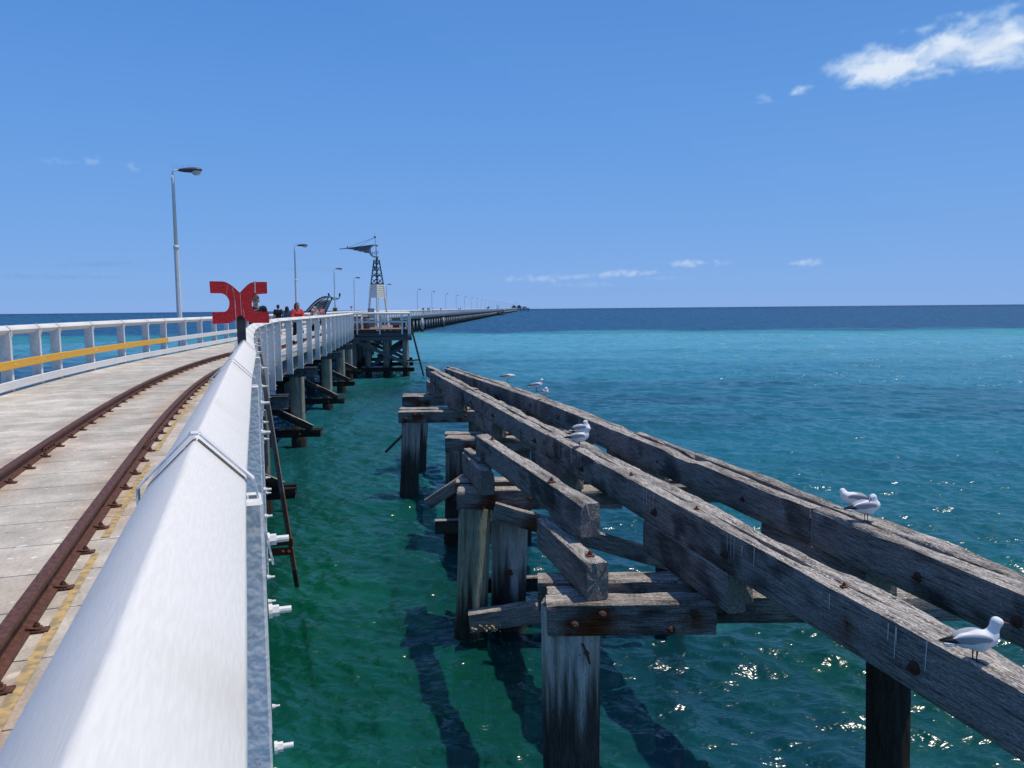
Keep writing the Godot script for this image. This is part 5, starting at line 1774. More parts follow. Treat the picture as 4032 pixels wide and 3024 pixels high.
func shelter_at(at: Transform3D, label: String) -> void:
	var t := thing("curved_shelter", label, "shelter", at)
	var top := []
	for i in 13:
		var u := i / 12.0
		top.append(Vector2(lerpf(-1.35, 0.85, u), 1.05 + 1.62 * sin(u * PI * 0.52)))
	var roof := M.new()
	for i in 12:
		var a: Vector2 = top[i]
		var b: Vector2 = top[i + 1]
		roof.bar(Vector3(a.x, a.y, 0), Vector3(b.x, b.y, 0), 2.6, 0.09, 0.0, Vector3.UP)
	part(t, "roof", roof.done(), mats["black_steel"])
	var trim := M.new()
	for i in 10:
		var a: Vector2 = top[i] + Vector2(0.06, -0.12)
		var b: Vector2 = top[i + 1] + Vector2(0.06, -0.12)
		trim.bar(Vector3(a.x, a.y, 1.33), Vector3(b.x, b.y, 1.33), 0.05, 0.09)
	part(t, "edge_trim", trim.done(), mats["white_paint"])
	var tip := M.new()
	tip.bar(Vector3(0.8, 2.66, 0), Vector3(1.4, 2.55, 0), 2.6, 0.07)
	part(t, "roof_tip", tip.done(), mats["galvanised_grey"])
	for z in [-1.2, 1.2]:
		var m := M.new()
		m.bar(Vector3(0.95, 2.6, z), Vector3(0.15, 0.9, z), 0.08, 0.1)
		m.bar(Vector3(0.15, 0.9, z), Vector3(0.05, 0.0, z), 0.08, 0.1)
		part(t, "strut", m.done(), mats["black_steel"])
		m = M.new()
		m.prism(PackedVector2Array([Vector2(-0.35, 0.5), Vector2(0.1, 0.9), Vector2(0.78, 2.42), Vector2(-0.3, 2.1)]), 0.012, Transform3D(Basis(), Vector3(0, 0, z)))
		part(t, "side_panel", m.done(), mats["smoked_panel"])
		m = M.new()
		m.box(Transform3D(Basis(), Vector3(-1.3, 0.6, z)), Vector3(0.1, 1.2, 0.1))
		part(t, "post", m.done(), mats["black_steel"])
	var dark := M.new()  # added opaque black sheet, painted as the shade inside the shelter
	dark.prism(PackedVector2Array([Vector2(-1.34, 0.2), Vector2(-0.22, 0.2), Vector2(-0.22, 2.2), Vector2(-0.55, 1.93), Vector2(-0.9, 1.58), Vector2(-1.3, 1.05)]), 0.03, Transform3D(Basis(), Vector3(0, 0, 1.24)))
	part(t, "interior_shade_sheet", dark.done(), mats["black_steel"])
	var back := M.new()
	back.box(Transform3D(Basis(), Vector3(-0.85, 0.85, 0)), Vector3(0.05, 1.5, 2.4))
	part(t, "back_panel", back.done(), mats["dark_steel"])
	var bench := M.new()
	bench.box(Transform3D(Basis(), Vector3(-0.6, 0.45, 0)), Vector3(0.45, 0.06, 2.1))
	part(t, "seat", bench.done(), mats["dark_timber"])

func build_shelter() -> void:
	shelter_at(Transform3D(Basis(Vector3.UP, deg_to_rad(4)), Vector3(-18.0, DECK, -75.5)), "black curved roof shelter with a smoked side panel beside the second lamp post")
	shelter_at(path_frame(520, -3.6, DECK), "tiny curved shelter far along the distant deck")
	var t := thing("wheelie_bin", "dark green wheelie bin standing in front of the curved shelter", "bin", Transform3D(Basis(Vector3.UP, 0.1), Vector3(-17.55, DECK, -73.4)))
	var m := M.new()
	m.prism(PackedVector2Array([Vector2(-0.24, 0.08), Vector2(0.24, 0.08), Vector2(0.30, 1.25), Vector2(-0.30, 1.25)]), 0.55)
	part(t, "body", m.done(), mats["bin_green"])
	m = M.new()
	m.box(Transform3D(Basis(), Vector3(0, 1.29, 0)), Vector3(0.66, 0.07, 0.64), 0.01)
	part(t, "lid", m.done(), mats["dark_steel"])
	m = M.new()
	for x in [-0.2, 0.2]:
		m.tube([Vector3(x - 0.03, 0.1, -0.25), Vector3(x + 0.03, 0.1, -0.25)], [0.1, 0.1], 10)
	part(t, "wheels", m.done(), mats["bird_black"])
	m = M.new()
	m.box(Transform3D(Basis(), Vector3(0, 1.62, -0.1)), Vector3(0.5, 0.55, 0.04))
	part(t, "sign_plate", m.done(), mats["box_brown"])

# ------------------------------------------------------------------ poles in the water, far structures, boats
func build_far_things() -> void:
	var t := thing("fender_pole", "slim rusty steel fender pole leaning out into the water beside the white railing", "pole")
	var m := M.new()
	var pts := []
	var a := Vector3(-4.47, 4.55, -14.0)
	var b := Vector3(-3.55, -2.4, -13.75)
	for i in 10:
		var c := Color(0.95, 1.0, 1.05).lerp(Color(0.75, 0.42, 0.30), smoothstep(2.6, 1.5, lerpf(4.55, -2.4, i / 9.0))).lerp(Color(0.13, 0.11, 0.09), smoothstep(0.75, 0.3, lerpf(4.55, -2.4, i / 9.0)))
		m.tint = c
		m.bar(a.lerp(b, i / 10.0), a.lerp(b, (i + 1) / 10.0), 0.075, 0.05, 0.0, Vector3.BACK)
	part(t, "pole", m.done(), mats["pole_rust"])
	for y in [0.86, 0.68]:
		m = M.new()
		m.bar(Vector3(-5.2, y - 0.06, -13.95), Vector3(-3.92, y + 0.05, -13.85), 0.06, 0.13, 0.008)
		part(t, "bracket", m.done(), mats["rust"])
	for x in [-4.1, -4.0]:
		bolt_at(t, "round", "rust", Vector3(x, 0.72, -13.82), Vector3.BACK, "bolt", 0.8)
	for k in 12:
		m = M.new()
		m.ball(Transform3D(Basis(), Vector3(-4.05 - rng.randf() * 0.25, 0.9 + rng.randf() * 0.06, -13.86)), Vector3.ONE * rng.randf_range(0.02, 0.04), 4)
		part(t, "rust_lump", m.done(), mats["rust"])
	t = thing("fender_pole", "thin dark fender pole leaning beside the far right corner of the platform", "pole")
	m = M.new()
	m.bar(Vector3(-7.30, 3.5, -58.4), Vector3(-6.35, -0.4, -58.2), 0.11, 0.11)
	part(t, "pole", m.done(), mats["dark_timber"])
	m = M.new()
	m.bar(Vector3(-7.7, 1.22, -58.3), Vector3(-6.7, 1.3, -58.2), 0.08, 0.1)
	part(t, "bracket", m.done(), mats["rust"])
	for q in [[-19.35, -173.0, 3.0, "tall lone mooring pile standing in front of the distant railing, nearer one"], [-18.9, -222.0, 2.6, "lone mooring pile farther out in front of the distant railing"]]:
		var p := thing("mooring_pile", q[3], "pile", Transform3D(Basis(), Vector3(q[0], 0, q[1])))
		m = M.new(true)
		m.tube([Vector3(0, q[2], 0), Vector3(0.05, 0.7, 0)], [0.3, 0.32], 12)
		part(p, "shaft", m.done(), mats["pale_grey_paint"])
		m = M.new(true)
		m.tube([Vector3(0.05, 0.7, 0), Vector3(0.08, -1, 0)], [0.33, 0.35], 12)
		part(p, "foot", m.done(), mats["marine_growth"])
	# landing halfway out
	var f := path_frame(560, 0, 0)
	t = thing("boat_landing", "small landing stage with white gate posts far out on the right side of the jetty", "landing", f)
	for q in [[Vector3(2.5, 2.2, -10), Vector3(4.4, 0.3, 26), "dark_timber", "stage"], [Vector3(0.4, 5.0, -18), Vector3(0.5, 4.6, 0.5), "white_paint", "gate_post"], [Vector3(0.4, 5.0, 2), Vector3(0.5, 4.6, 0.5), "white_paint", "gate_post"], [Vector3(4.6, 4.2, -22), Vector3(0.15, 1.2, 12), "white_paint", "side_rail"]]:
		m = M.new()
		m.box(Transform3D(Basis(), q[0]), q[1])
		part(t, q[3], m.done(), mats[q[2]])
	for z in [-20, -14, -8, -2, 2]:
		m = M.new()
		m.tube([Vector3(4.2, 3.6, z), Vector3(4.2, -1, z)], [0.3, 0.3], 8)
		part(t, "pile", m.done(), mats["galvanised_grey"])
	# the pier head with its gabled huts
	f = path_frame(1290, 0, 0)
	t = thing("pier_head", "dark wide pier head at the very end of the jetty", "pier", f)
	m = M.new()
	m.box(Transform3D(Basis(), Vector3(4, 3.3, -6)), Vector3(30, 0.7, 46))
	part(t, "deck", m.done(), mats["pier_brown"])
	for x in [-10, -5, 0, 5, 10, 15, 18]:
		for z in [15.0, 0.0, -15.0]:
			m = M.new()
			m.tube([Vector3(x, 3, z), Vector3(x, -1, z)], [0.5, 0.5], 8)
			part(t, "pile", m.done(), mats["pier_brown"])
	m = M.new()
	m.box(Transform3D(Basis(), Vector3(4, 4.4, 16.6)), Vector3(30, 1.3, 0.2))
	part(t, "railing", m.done(), mats["white_paint"])
	for q in [[-6.0, "left gabled brown hut on the pier head at the end of the jetty"], [2.5, "right gabled brown hut on the pier head at the end of the jetty"]]:
		var h := thing("gabled_hut", q[1], "hut", f * Transform3D(Basis(), Vector3(q[0], 3.65, 2)))
		m = M.new()
		m.box(Transform3D(Basis(), Vector3(0, 1.5, 0)), Vector3(7.0, 3.0, 9))
		part(h, "wall", m.done(), mats["pier_brown"])
		m = M.new()
		m.prism(PackedVector2Array([Vector2(-4.1, 2.9), Vector2(4.1, 2.9), Vector2(0, 6.4)]), 10, Transform3D())
		part(h, "roof", m.done(), mats["pier_roof"])
		m = M.new()
		m.prism(PackedVector2Array([Vector2(-2.4, 3.3), Vector2(2.4, 3.3), Vector2(0, 5.4)]), 0.3, Transform3D(Basis(), Vector3(0, 0, 5.1)))
		part(h, "gable_window", m.done(), mats["slate_steel"])
	var h2 := thing("service_block", "low pale service block beside the gabled huts on the pier head", "building", f * Transform3D(Basis(), Vector3(11.0, 3.65, 4)))
	m = M.new()
	m.box(Transform3D(Basis(), Vector3(0, 1.6, 0)), Vector3(7, 3.2, 6))
	part(h2, "wall", m.done(), mats["pale_grey_paint"])
	m = M.new()
	m.box(Transform3D(Basis(), Vector3(0, 3.35, 0)), Vector3(7.6, 0.3, 6.6))
	part(h2, "roof", m.done(), mats["pier_roof"])
	var ant := thing("mast", "thin mast rising above the huts at the end of the jetty", "mast", f * Transform3D(Basis(), Vector3(-1.5, 3.65, -4)))
	m = M.new()
	m.tube([Vector3.ZERO, Vector3(0, 11.5, 0)], [0.28, 0.12], 6)
	part(ant, "pole", m.done(), mats["pale_grey_paint"])
	m = M.new()
	m.box(Transform3D(Basis(), Vector3(0, 9.0, 0)), Vector3(2.2, 0.2, 0.2))
	part(ant, "yard", m.done(), mats["pale_grey_paint"])
	# boats on the horizon
	for q in [[3452.0, "small white motor boat on the horizon at the right, towing a pale wake"], [3370.0, "tiny white boat left of the other one on the right hand horizon"]]:
		var px: float = q[0] / 4032.0 * 2212.0
		var u := (px - 1106.0) / 1720.0
		var dist := 2300.0
		var bt := thing("motor_boat", q[1], "boat", Transform3D(Basis(), Vector3(u * dist, -dist * dist / 12742000.0, -dist)))
		m = M.new()
		m.prism(PackedVector2Array([Vector2(-5, 0.0), Vector2(4, 0.0), Vector2(6, 1.6), Vector2(-5.2, 1.3)]), 2.6)
		part(bt, "hull", m.done(), mats["hull_white"])
		m = M.new()
		m.box(Transform3D(Basis(), Vector3(-0.5, 2.2, 0)), Vector3(3.5, 1.7, 2.2), 0.1)
		part(bt, "cabin", m.done(), mats["hull_white"])

# ------------------------------------------------------------------ bodies: smooth unions of tapered bones, meshed as surface nets
func blob(m: M, bones: Array, cell: float, k := 0.02) -> void:
	var lo := Vector3.ONE * 1e9
	var hi := -lo
	for b in bones:
		var r: float = maxf(b[2], b[3]) + k * 2.5
		lo = lo.min((b[0] as Vector3).min(b[1]) - Vector3.ONE * r)
		hi = hi.max((b[0] as Vector3).max(b[1]) + Vector3.ONE * r)
	lo -= Vector3.ONE * cell
	var nx := int((hi.x - lo.x) / cell) + 3
	var ny := int((hi.y - lo.y) / cell) + 3
	var nz := int((hi.z - lo.z) / cell) + 3
	var f := PackedFloat32Array()
	f.resize(nx * ny * nz)
	for b in bones:
		var a: Vector3 = b[0]
		var e: Vector3 = b[1] - a
		var r: float = maxf(b[2], b[3]) + k * 3.0
		var l := ((a.min(b[1]) - Vector3.ONE * r - lo) / cell).floor()
		var h := ((a.max(b[1]) + Vector3.ONE * r - lo) / cell).ceil()
		var ee := maxf(e.length_squared(), 1e-9)
		for z in range(maxi(0, int(l.z)), mini(nz, int(h.z) + 1)):
			for y in range(maxi(0, int(l.y)), mini(ny, int(h.y) + 1)):
				for x in range(maxi(0, int(l.x)), mini(nx, int(h.x) + 1)):
					var p := lo + Vector3(x, y, z) * cell
					var t := clampf((p - a).dot(e) / ee, 0, 1)
					var d: float = (p - a - e * t).length() - lerpf(b[2], b[3], t)
					if d < k * 6.0:
						f[(z * ny + y) * nx + x] += exp(-d / k)
	for i in f.size():
		f[i] = log(maxf(f[i], 1e-8))
	var verts := {}
	var sx := 1
	var sy := nx
	var sz := nx * ny
	var offs := [0, sx, sy, sx + sy, sz, sz + sx, sz + sy, sz + sx + sy]
	var edges := [[0, 1], [2, 3], [4, 5], [6, 7], [0, 2], [1, 3], [4, 6], [5, 7], [0, 4], [1, 5], [2, 6], [3, 7]]
	var at := func(i: int) -> Vector3: return lo + Vector3(i % nx, (i / nx) % ny, i / (nx * ny)) * cell
	for z in nz - 1:
		for y in ny - 1:
			for x in nx - 1:
				var i := (z * ny + y) * nx + x
				var inside := 0
				for o in offs:
					if f[i + o] > 0:
						inside += 1
				if inside == 0 or inside == 8:
					continue
				var sum := Vector3.ZERO
				var n := 0
				for e in edges:
					var u: int = i + offs[e[0]]
					var w: int = i + offs[e[1]]
					if (f[u] > 0) != (f[w] > 0):
						var t := f[u] / (f[u] - f[w])
						sum += (at.call(u) as Vector3).lerp(at.call(w), t)
						n += 1
				verts[i] = sum / n
	for i in verts:
		for q in [[sx, sy, sz], [sy, sz, sx], [sz, sx, sy]]:
			var j: int = i + q[0]
			if (f[i] > 0) == (f[j] > 0):
				continue
			var a: int = i - q[1] - q[2]
			var b: int = i - q[2]
			var d: int = i - q[1]
			if verts.has(a) and verts.has(b) and verts.has(d):
				var out: Vector3 = (at.call(j) - at.call(i)) * (1.0 if f[i] > 0 else -1.0)
				m.quad(verts[a], verts[b], verts[i], verts[d], out)

func hand_bones(wrist: Vector3, dir: Vector3, front: Vector3, thumb_side: Vector3) -> Array:
	var d := dir.normalized()
	var bones := []
	var palm := wrist + d * 0.085
	for k in 4:
		var w := (k - 1.5) * 0.0195
		var knuckle := palm + thumb_side * -w
		bones.append([wrist + thumb_side * -w * 0.6, knuckle, 0.016, 0.0125])
		var len: float = [0.072, 0.082, 0.075, 0.058][k]
		var mid := knuckle + (d * 0.85 + front * 0.35).normalized() * len * 0.5
		bones.append([knuckle, mid, 0.0095, 0.009])
		bones.append([mid, mid + (d * 0.6 + front * 0.75).normalized() * len * 0.5, 0.009, 0.0075])
	var tb := wrist + d * 0.03 + thumb_side * 0.03
	var tm := tb + (d * 0.7 + thumb_side * 0.6).normalized() * 0.04
	bones.append([tb, tm, 0.013, 0.011])
	bones.append([tm, tm + (d * 0.9 + front * 0.3).normalized() * 0.032, 0.0105, 0.009])
	return bones

func person(label: String, at: Vector3, yaw: float, o: Dictionary, group := "") -> Node3D:   # stands facing +z before it is turned
	var tall: float = o.get("tall", 1.75)
	var k := tall / 1.73
	var t := thing("person", label, "person", Transform3D(Basis(Vector3.UP, deg_to_rad(yaw)).scaled(Vector3.ONE * k), at), group)
	var stride: float = o.get("stride", 0.22)
	var cell: float = o.get("cell", 0.024)
	var J := {}
	for s in [-1.0, 1.0]:
		var st: float = stride * s
		var n := "l" if s > 0 else "r"
		J["hip" + n] = Vector3(0.09 * s, 0.93, 0)
		J["ankle" + n] = Vector3(0.095 * s, 0.085 + maxf(0, -st) * 0.25, st)
		J["knee" + n] = Vector3(0.1 * s, 0.50, st * 0.5 + 0.05)
		J["toe" + n] = J["ankle" + n] + Vector3(0.02 * s, -0.055, 0.15)
		J["sh" + n] = Vector3(0.185 * s, 1.42, 0)
		J["el" + n] = Vector3(0.25 * s, 1.14, -0.03 - st * 0.4)
		J["wr" + n] = Vector3(0.26 * s, 0.90, 0.07 - st * 0.7)
	if o.has("arms"):
		for key in o["arms"]:
			J[key] = o["arms"][key]
	var torso := [[Vector3(-0.13, 1.39, -0.01), Vector3(0.13, 1.39, -0.01), 0.065, 0.065], [Vector3(-0.085, 1.28, 0), Vector3(0.085, 1.28, 0), 0.10, 0.10], [Vector3(-0.065, 1.10, 0), Vector3(0.065, 1.10, 0), 0.095, 0.095], [Vector3(-0.075, 0.95, 0), Vector3(0.075, 0.95, 0), 0.105, 0.105]]
	var body := torso.duplicate()
	body.append([Vector3(0, 1.42, -0.01), Vector3(0, 1.56, 0.015), 0.058, 0.052])
	for n in ["l", "r"]:
		body.append([J["sh" + n], J["el" + n], 0.052, 0.040])
		body.append([J["el" + n], J["wr" + n], 0.040, 0.027])
		body.append([J["hip" + n], J["knee" + n], 0.088, 0.056])
		body.append([J["knee" + n], J["ankle" + n], 0.056, 0.038])
		body.append([J["ankle" + n], J["toe" + n], 0.038, 0.03])
	var head := Vector3(0, 1.615, 0.03)
	var m := M.new(true)
	blob(m, body, cell, 0.016)
	var hb := [[head + Vector3(0, 0.035, -0.02), head + Vector3(0, 0.03, 0.005), 0.088, 0.086], [head + Vector3(0, -0.03, 0.03), head + Vector3(0, -0.065, 0.045), 0.062, 0.042], [head + Vector3(0, 0.005, 0.085), head + Vector3(0, -0.022, 0.108), 0.010, 0.015], [head + Vector3(-0.02, -0.055, 0.082), head + Vector3(0.02, -0.055, 0.082), 0.008, 0.008], [head + Vector3(0, -0.08, -0.02), head + Vector3(0, -0.13, -0.03), 0.055, 0.055]]
	for s in [-1, 1]:
		hb.append([head + Vector3(0.083 * s, 0.01, -0.01), head + Vector3(0.087 * s, -0.03, -0.005), 0.016, 0.012])
	blob(m, hb, 0.013 if cell < 0.03 else 0.022, 0.008)
	if cell < 0.03:
		for n in ["l", "r"]:
			var d: Vector3 = J["wr" + n] - J["el" + n]
			blob(m, hand_bones(J["wr" + n], d, Vector3(0, 0, 1), Vector3(-1 if n == "l" else 1, 0, 0.4).normalized()), 0.0075, 0.004)
	part(t, "body", m.done(), mats["skin"])
	m = M.new(true)
	var fat := func(list: Array, add: float) -> Array:
		var q := []
		for b in list:
			q.append([b[0], b[1], b[2] + add, b[3] + add])
		return q
	var shirt: Array = fat.call(torso, 0.018)
	for n in ["l", "r"]:
		var el: Vector3 = J["el" + n]
		var sh: Vector3 = J["sh" + n]
		if o.get("sleeves", "short") == "long":
			shirt.append([sh, el, 0.075, 0.062])
			shirt.append([el, (J["wr" + n] as Vector3).lerp(el, 0.06), 0.062, 0.046])
		else:
			shirt.append([sh, sh.lerp(el, 0.72), 0.076, 0.066])
	blob(m, shirt, cell, 0.02)
	part(t, "shirt", m.done(), mats[o.get("shirt", "cloth_black")])
	m = M.new(true)
	var legs := [[Vector3(-0.075, 0.95, 0), Vector3(0.075, 0.95, 0), 0.125, 0.125]]
	for n in ["l", "r"]:
		if o.get("legs", "short") == "long":
			legs.append([J["hip" + n], J["knee" + n], 0.105, 0.075])
			legs.append([J["knee" + n], (J["ankle" + n] as Vector3).lerp(J["knee" + n], 0.08), 0.075, 0.058])
		else:
			legs.append([J["hip" + n], (J["knee" + n] as Vector3).lerp(J["hip" + n], 0.12), 0.11, 0.088])
	blob(m, legs, cell, 0.018)
	part(t, "trousers" if o.get("legs", "short") == "long" else "shorts", m.done(), mats[o.get("bottom", "cloth_black")])
	for n in ["l", "r"]:
		m = M.new(true)
		blob(m, [[J["ankle" + n] + Vector3(0, -0.03, -0.03), J["toe" + n], 0.05, 0.042], [J["ankle" + n], J["ankle" + n] + Vector3(0, 0.02, 0), 0.05, 0.046]], cell, 0.012)
		part(t, "shoe", m.done(), mats[o.get("shoes", "cloth_black")])
	# head gear and hair
	var hair: String = o.get("hair", "short")
	m = M.new(true)
	if hair == "long":
		blob(m, [[head + Vector3(0, 0.05, -0.03), head + Vector3(0, 0.04, -0.01), 0.098, 0.096], [head + Vector3(-0.07, 0.0, -0.05), head + Vector3(-0.09, -0.2, -0.05), 0.05, 0.045], [head + Vector3(0.07, 0.0, -0.05), head + Vector3(0.09, -0.2, -0.05), 0.05, 0.045], [head + Vector3(0, 0.0, -0.08), head + Vector3(0, -0.24, -0.10), 0.06, 0.05]], 0.02, 0.016)
		part(t, "hair", m.done(), mats[o.get("hair_colour", "hair_dark")])
	elif hair == "hood":
		blob(m, [[head + Vector3(0, 0.055, -0.03), head + Vector3(0, 0.02, -0.05), 0.115, 0.115], [head + Vector3(-0.105, 0.02, 0.03), head + Vector3(-0.075, -0.12, 0.04), 0.026, 0.03], [head + Vector3(0.105, 0.02, 0.03), head + Vector3(0.075, -0.12, 0.04), 0.026, 0.03], [head + Vector3(-0.07, 0.115, 0.04), head + Vector3(0.07, 0.115, 0.04), 0.026, 0.026], [head + Vector3(-0.08, -0.15, 0.0), head + Vector3(0.08, -0.15, 0.0), 0.05, 0.05]], 0.02, 0.012)
		part(t, "hood", m.done(), mats[o.get("shirt", "cloth_beige")])
	elif hair == "cap":
		blob(m, [[head + Vector3(0, 0.062, -0.02), head + Vector3(0, 0.06, 0.0), 0.094, 0.092]], 0.016, 0.01)
		blob(m, [[head + Vector3(-0.035, 0.045, 0.11), head + Vector3(0.035, 0.045, 0.11), 0.02, 0.02], [head + Vector3(-0.045, 0.05, 0.08), head + Vector3(0.045, 0.05, 0.08), 0.02, 0.02], [head + Vector3(-0.02, 0.035, 0.145), head + Vector3(0.02, 0.035, 0.145), 0.014, 0.014]], 0.012, 0.008)
		part(t, "cap", m.done(), mats[o.get("cap", "cloth_olive")])
		m = M.new(true)
		blob(m, [[head + Vector3(0, 0.02, -0.05), head + Vector3(0, -0.03, -0.06), 0.075, 0.06]], 0.018, 0.01)
		part(t, "hair", m.done(), mats[o.get("hair_colour", "hair_dark")])
	else:
		blob(m, [[head + Vector3(0, 0.055, -0.035), head + Vector3(0, 0.05, -0.01), 0.095, 0.09], [head + Vector3(0, 0.0, -0.06), head + Vector3(0, -0.03, -0.055), 0.07, 0.05]], 0.02, 0.01)
		part(t, "hair", m.done(), mats[o.get("hair_colour", "hair_dark")])
	m = M.new(true)
	if o.get("glasses", false):
		for s in [-1, 1]:
			m.ball(Transform3D(Basis(), head + Vector3(0.034 * s, 0.012, 0.082)), Vector3(0.030, 0.022, 0.018), 6)
		m.tube([head + Vector3(-0.08, 0.018, 0.03), head + Vector3(-0.05, 0.018, 0.085), head + Vector3(0.05, 0.018, 0.085), head + Vector3(0.08, 0.018, 0.03)], [0.005, 0.006, 0.006, 0.005], 5)
		part(t, "sunglasses", m.done(), mats["bird_black"])
	elif cell < 0.03:
		for s in [-1, 1]:
			m.ball(Transform3D(Basis(), head + Vector3(0.032 * s, 0.01, 0.079)), Vector3(0.011, 0.007, 0.008), 5)
		part(t, "eyes", m.done(), mats["hair_dark"])
	return t

func build_people() -> void:
	var p1 := person("man in a brown cap, black t-shirt and neck chain, framed by the red marker", on_path(21.2, -0.20, DECK), 12.0, {"tall": 1.82, "shirt": "cloth_black", "bottom": "cloth_white", "hair": "cap", "cap": "cloth_olive", "stride": 0.2, "cell": 0.02, "hair_colour": "hair_brown"})
	var m := M.new(true)
	var ch := []
	var rd := []
	for i in 13:
		var a := PI * (0.05 + 0.9 * i / 12.0)
		ch.append(Vector3(cos(a) * 0.085, 1.475 - sin(a) * 0.09, 0.05 + sin(a) * 0.06))
		rd.append(0.006)
	m.tube(ch, rd, 6)
	part(p1, "neck_chain", m.done(), mats["chain_silver"])
	m = M.new()
	m.ball(Transform3D(Basis(), Vector3(0.06, 1.29, 0.118)), Vector3(0.055, 0.038, 0.012), 6)
	part(p1, "shirt_emblem", m.done(), mats["emblem_yellow"])
	person("man in dark cap and black t-shirt walking away beyond the track", Vector3(-14.05, DECK, -48.2), 195, {"tall": 1.75, "shirt": "cloth_black", "bottom": "cloth_navy", "hair": "cap", "cap": "cloth_navy", "stride": -0.25})
	person("person with long dark hair and denim jacket walking beside the man in black", Vector3(-13.35, DECK, -47.6), 190, {"tall": 1.66, "shirt": "cloth_denim", "sleeves": "long", "bottom": "cloth_black", "hair": "long", "shoes": "cloth_white"})
	person("woman in a red jacket with long brown hair and sunglasses by the railing", Vector3(-8.95, DECK, -33.4), 48, {"tall": 1.74, "shirt": "cloth_red", "sleeves": "long", "bottom": "cloth_black", "legs": "long", "hair": "long", "hair_colour": "hair_brown", "glasses": true, "arms": {"ell": Vector3(0.27, 1.17, 0.10), "wrl": Vector3(0.08, 1.16, 0.27), "elr": Vector3(-0.27, 1.15, 0.05), "wrr": Vector3(-0.10, 1.05, 0.24)}})
	person("child in a pinkish cap half hidden behind the woman in the red jacket", Vector3(-8.45, DECK, -34.0), 30, {"tall": 1.47, "shirt": "pale_grey_paint", "bottom": "cloth_black", "legs": "long", "hair": "cap", "cap": "cloth_pink"})
	person("person in a beige hooded top and sunglasses walking towards the viewer by the railing", Vector3(-12.1, DECK, -49.2), 10, {"tall": 1.62, "shirt": "cloth_beige", "sleeves": "long", "bottom": "cloth_navy", "legs": "long", "hair": "hood", "glasses": true})
	person("person in a pink shirt and dark cap behind the one in the beige hood", Vector3(-12.95, DECK, -54.3), 15, {"tall": 1.73, "shirt": "cloth_pink", "bottom": "cloth_navy", "hair": "cap", "cap": "cloth_navy", "glasses": true})
	var far := [[200.0, -1.6, "cloth_black", "first tiny dark figure on the distant deck, beyond the platform corner"], [206.5, -2.6, "cloth_denim", "tiny figure in blue among the distant walkers"], [208.0, -1.2, "cloth_black", "tiny dark figure close behind the blue one among the distant walkers"], [213.0, -2.2, "cloth_navy", "tiny dark figure in the middle of the distant walkers"], [220.0, -1.8, "cloth_white", "tiny figure in white among the distant walkers"], [241.0, -2.0, "cloth_navy", "tiny lone figure farther along the distant deck"], [300.0, -1.5, "cloth_black", "tiny lone dark figure far out by a distant lamp post"], [304.0, -2.6, "cloth_red", "tiny figure in red far out beside a dark one"]]
	for q in far:
		person(q[3], on_path(q[0], q[1], DECK), 20.0 if int(q[0]) % 2 else 190.0, {"tall": 1.76, "shirt": q[2], "bottom": "cloth_navy", "legs": "long", "cell": 0.06})

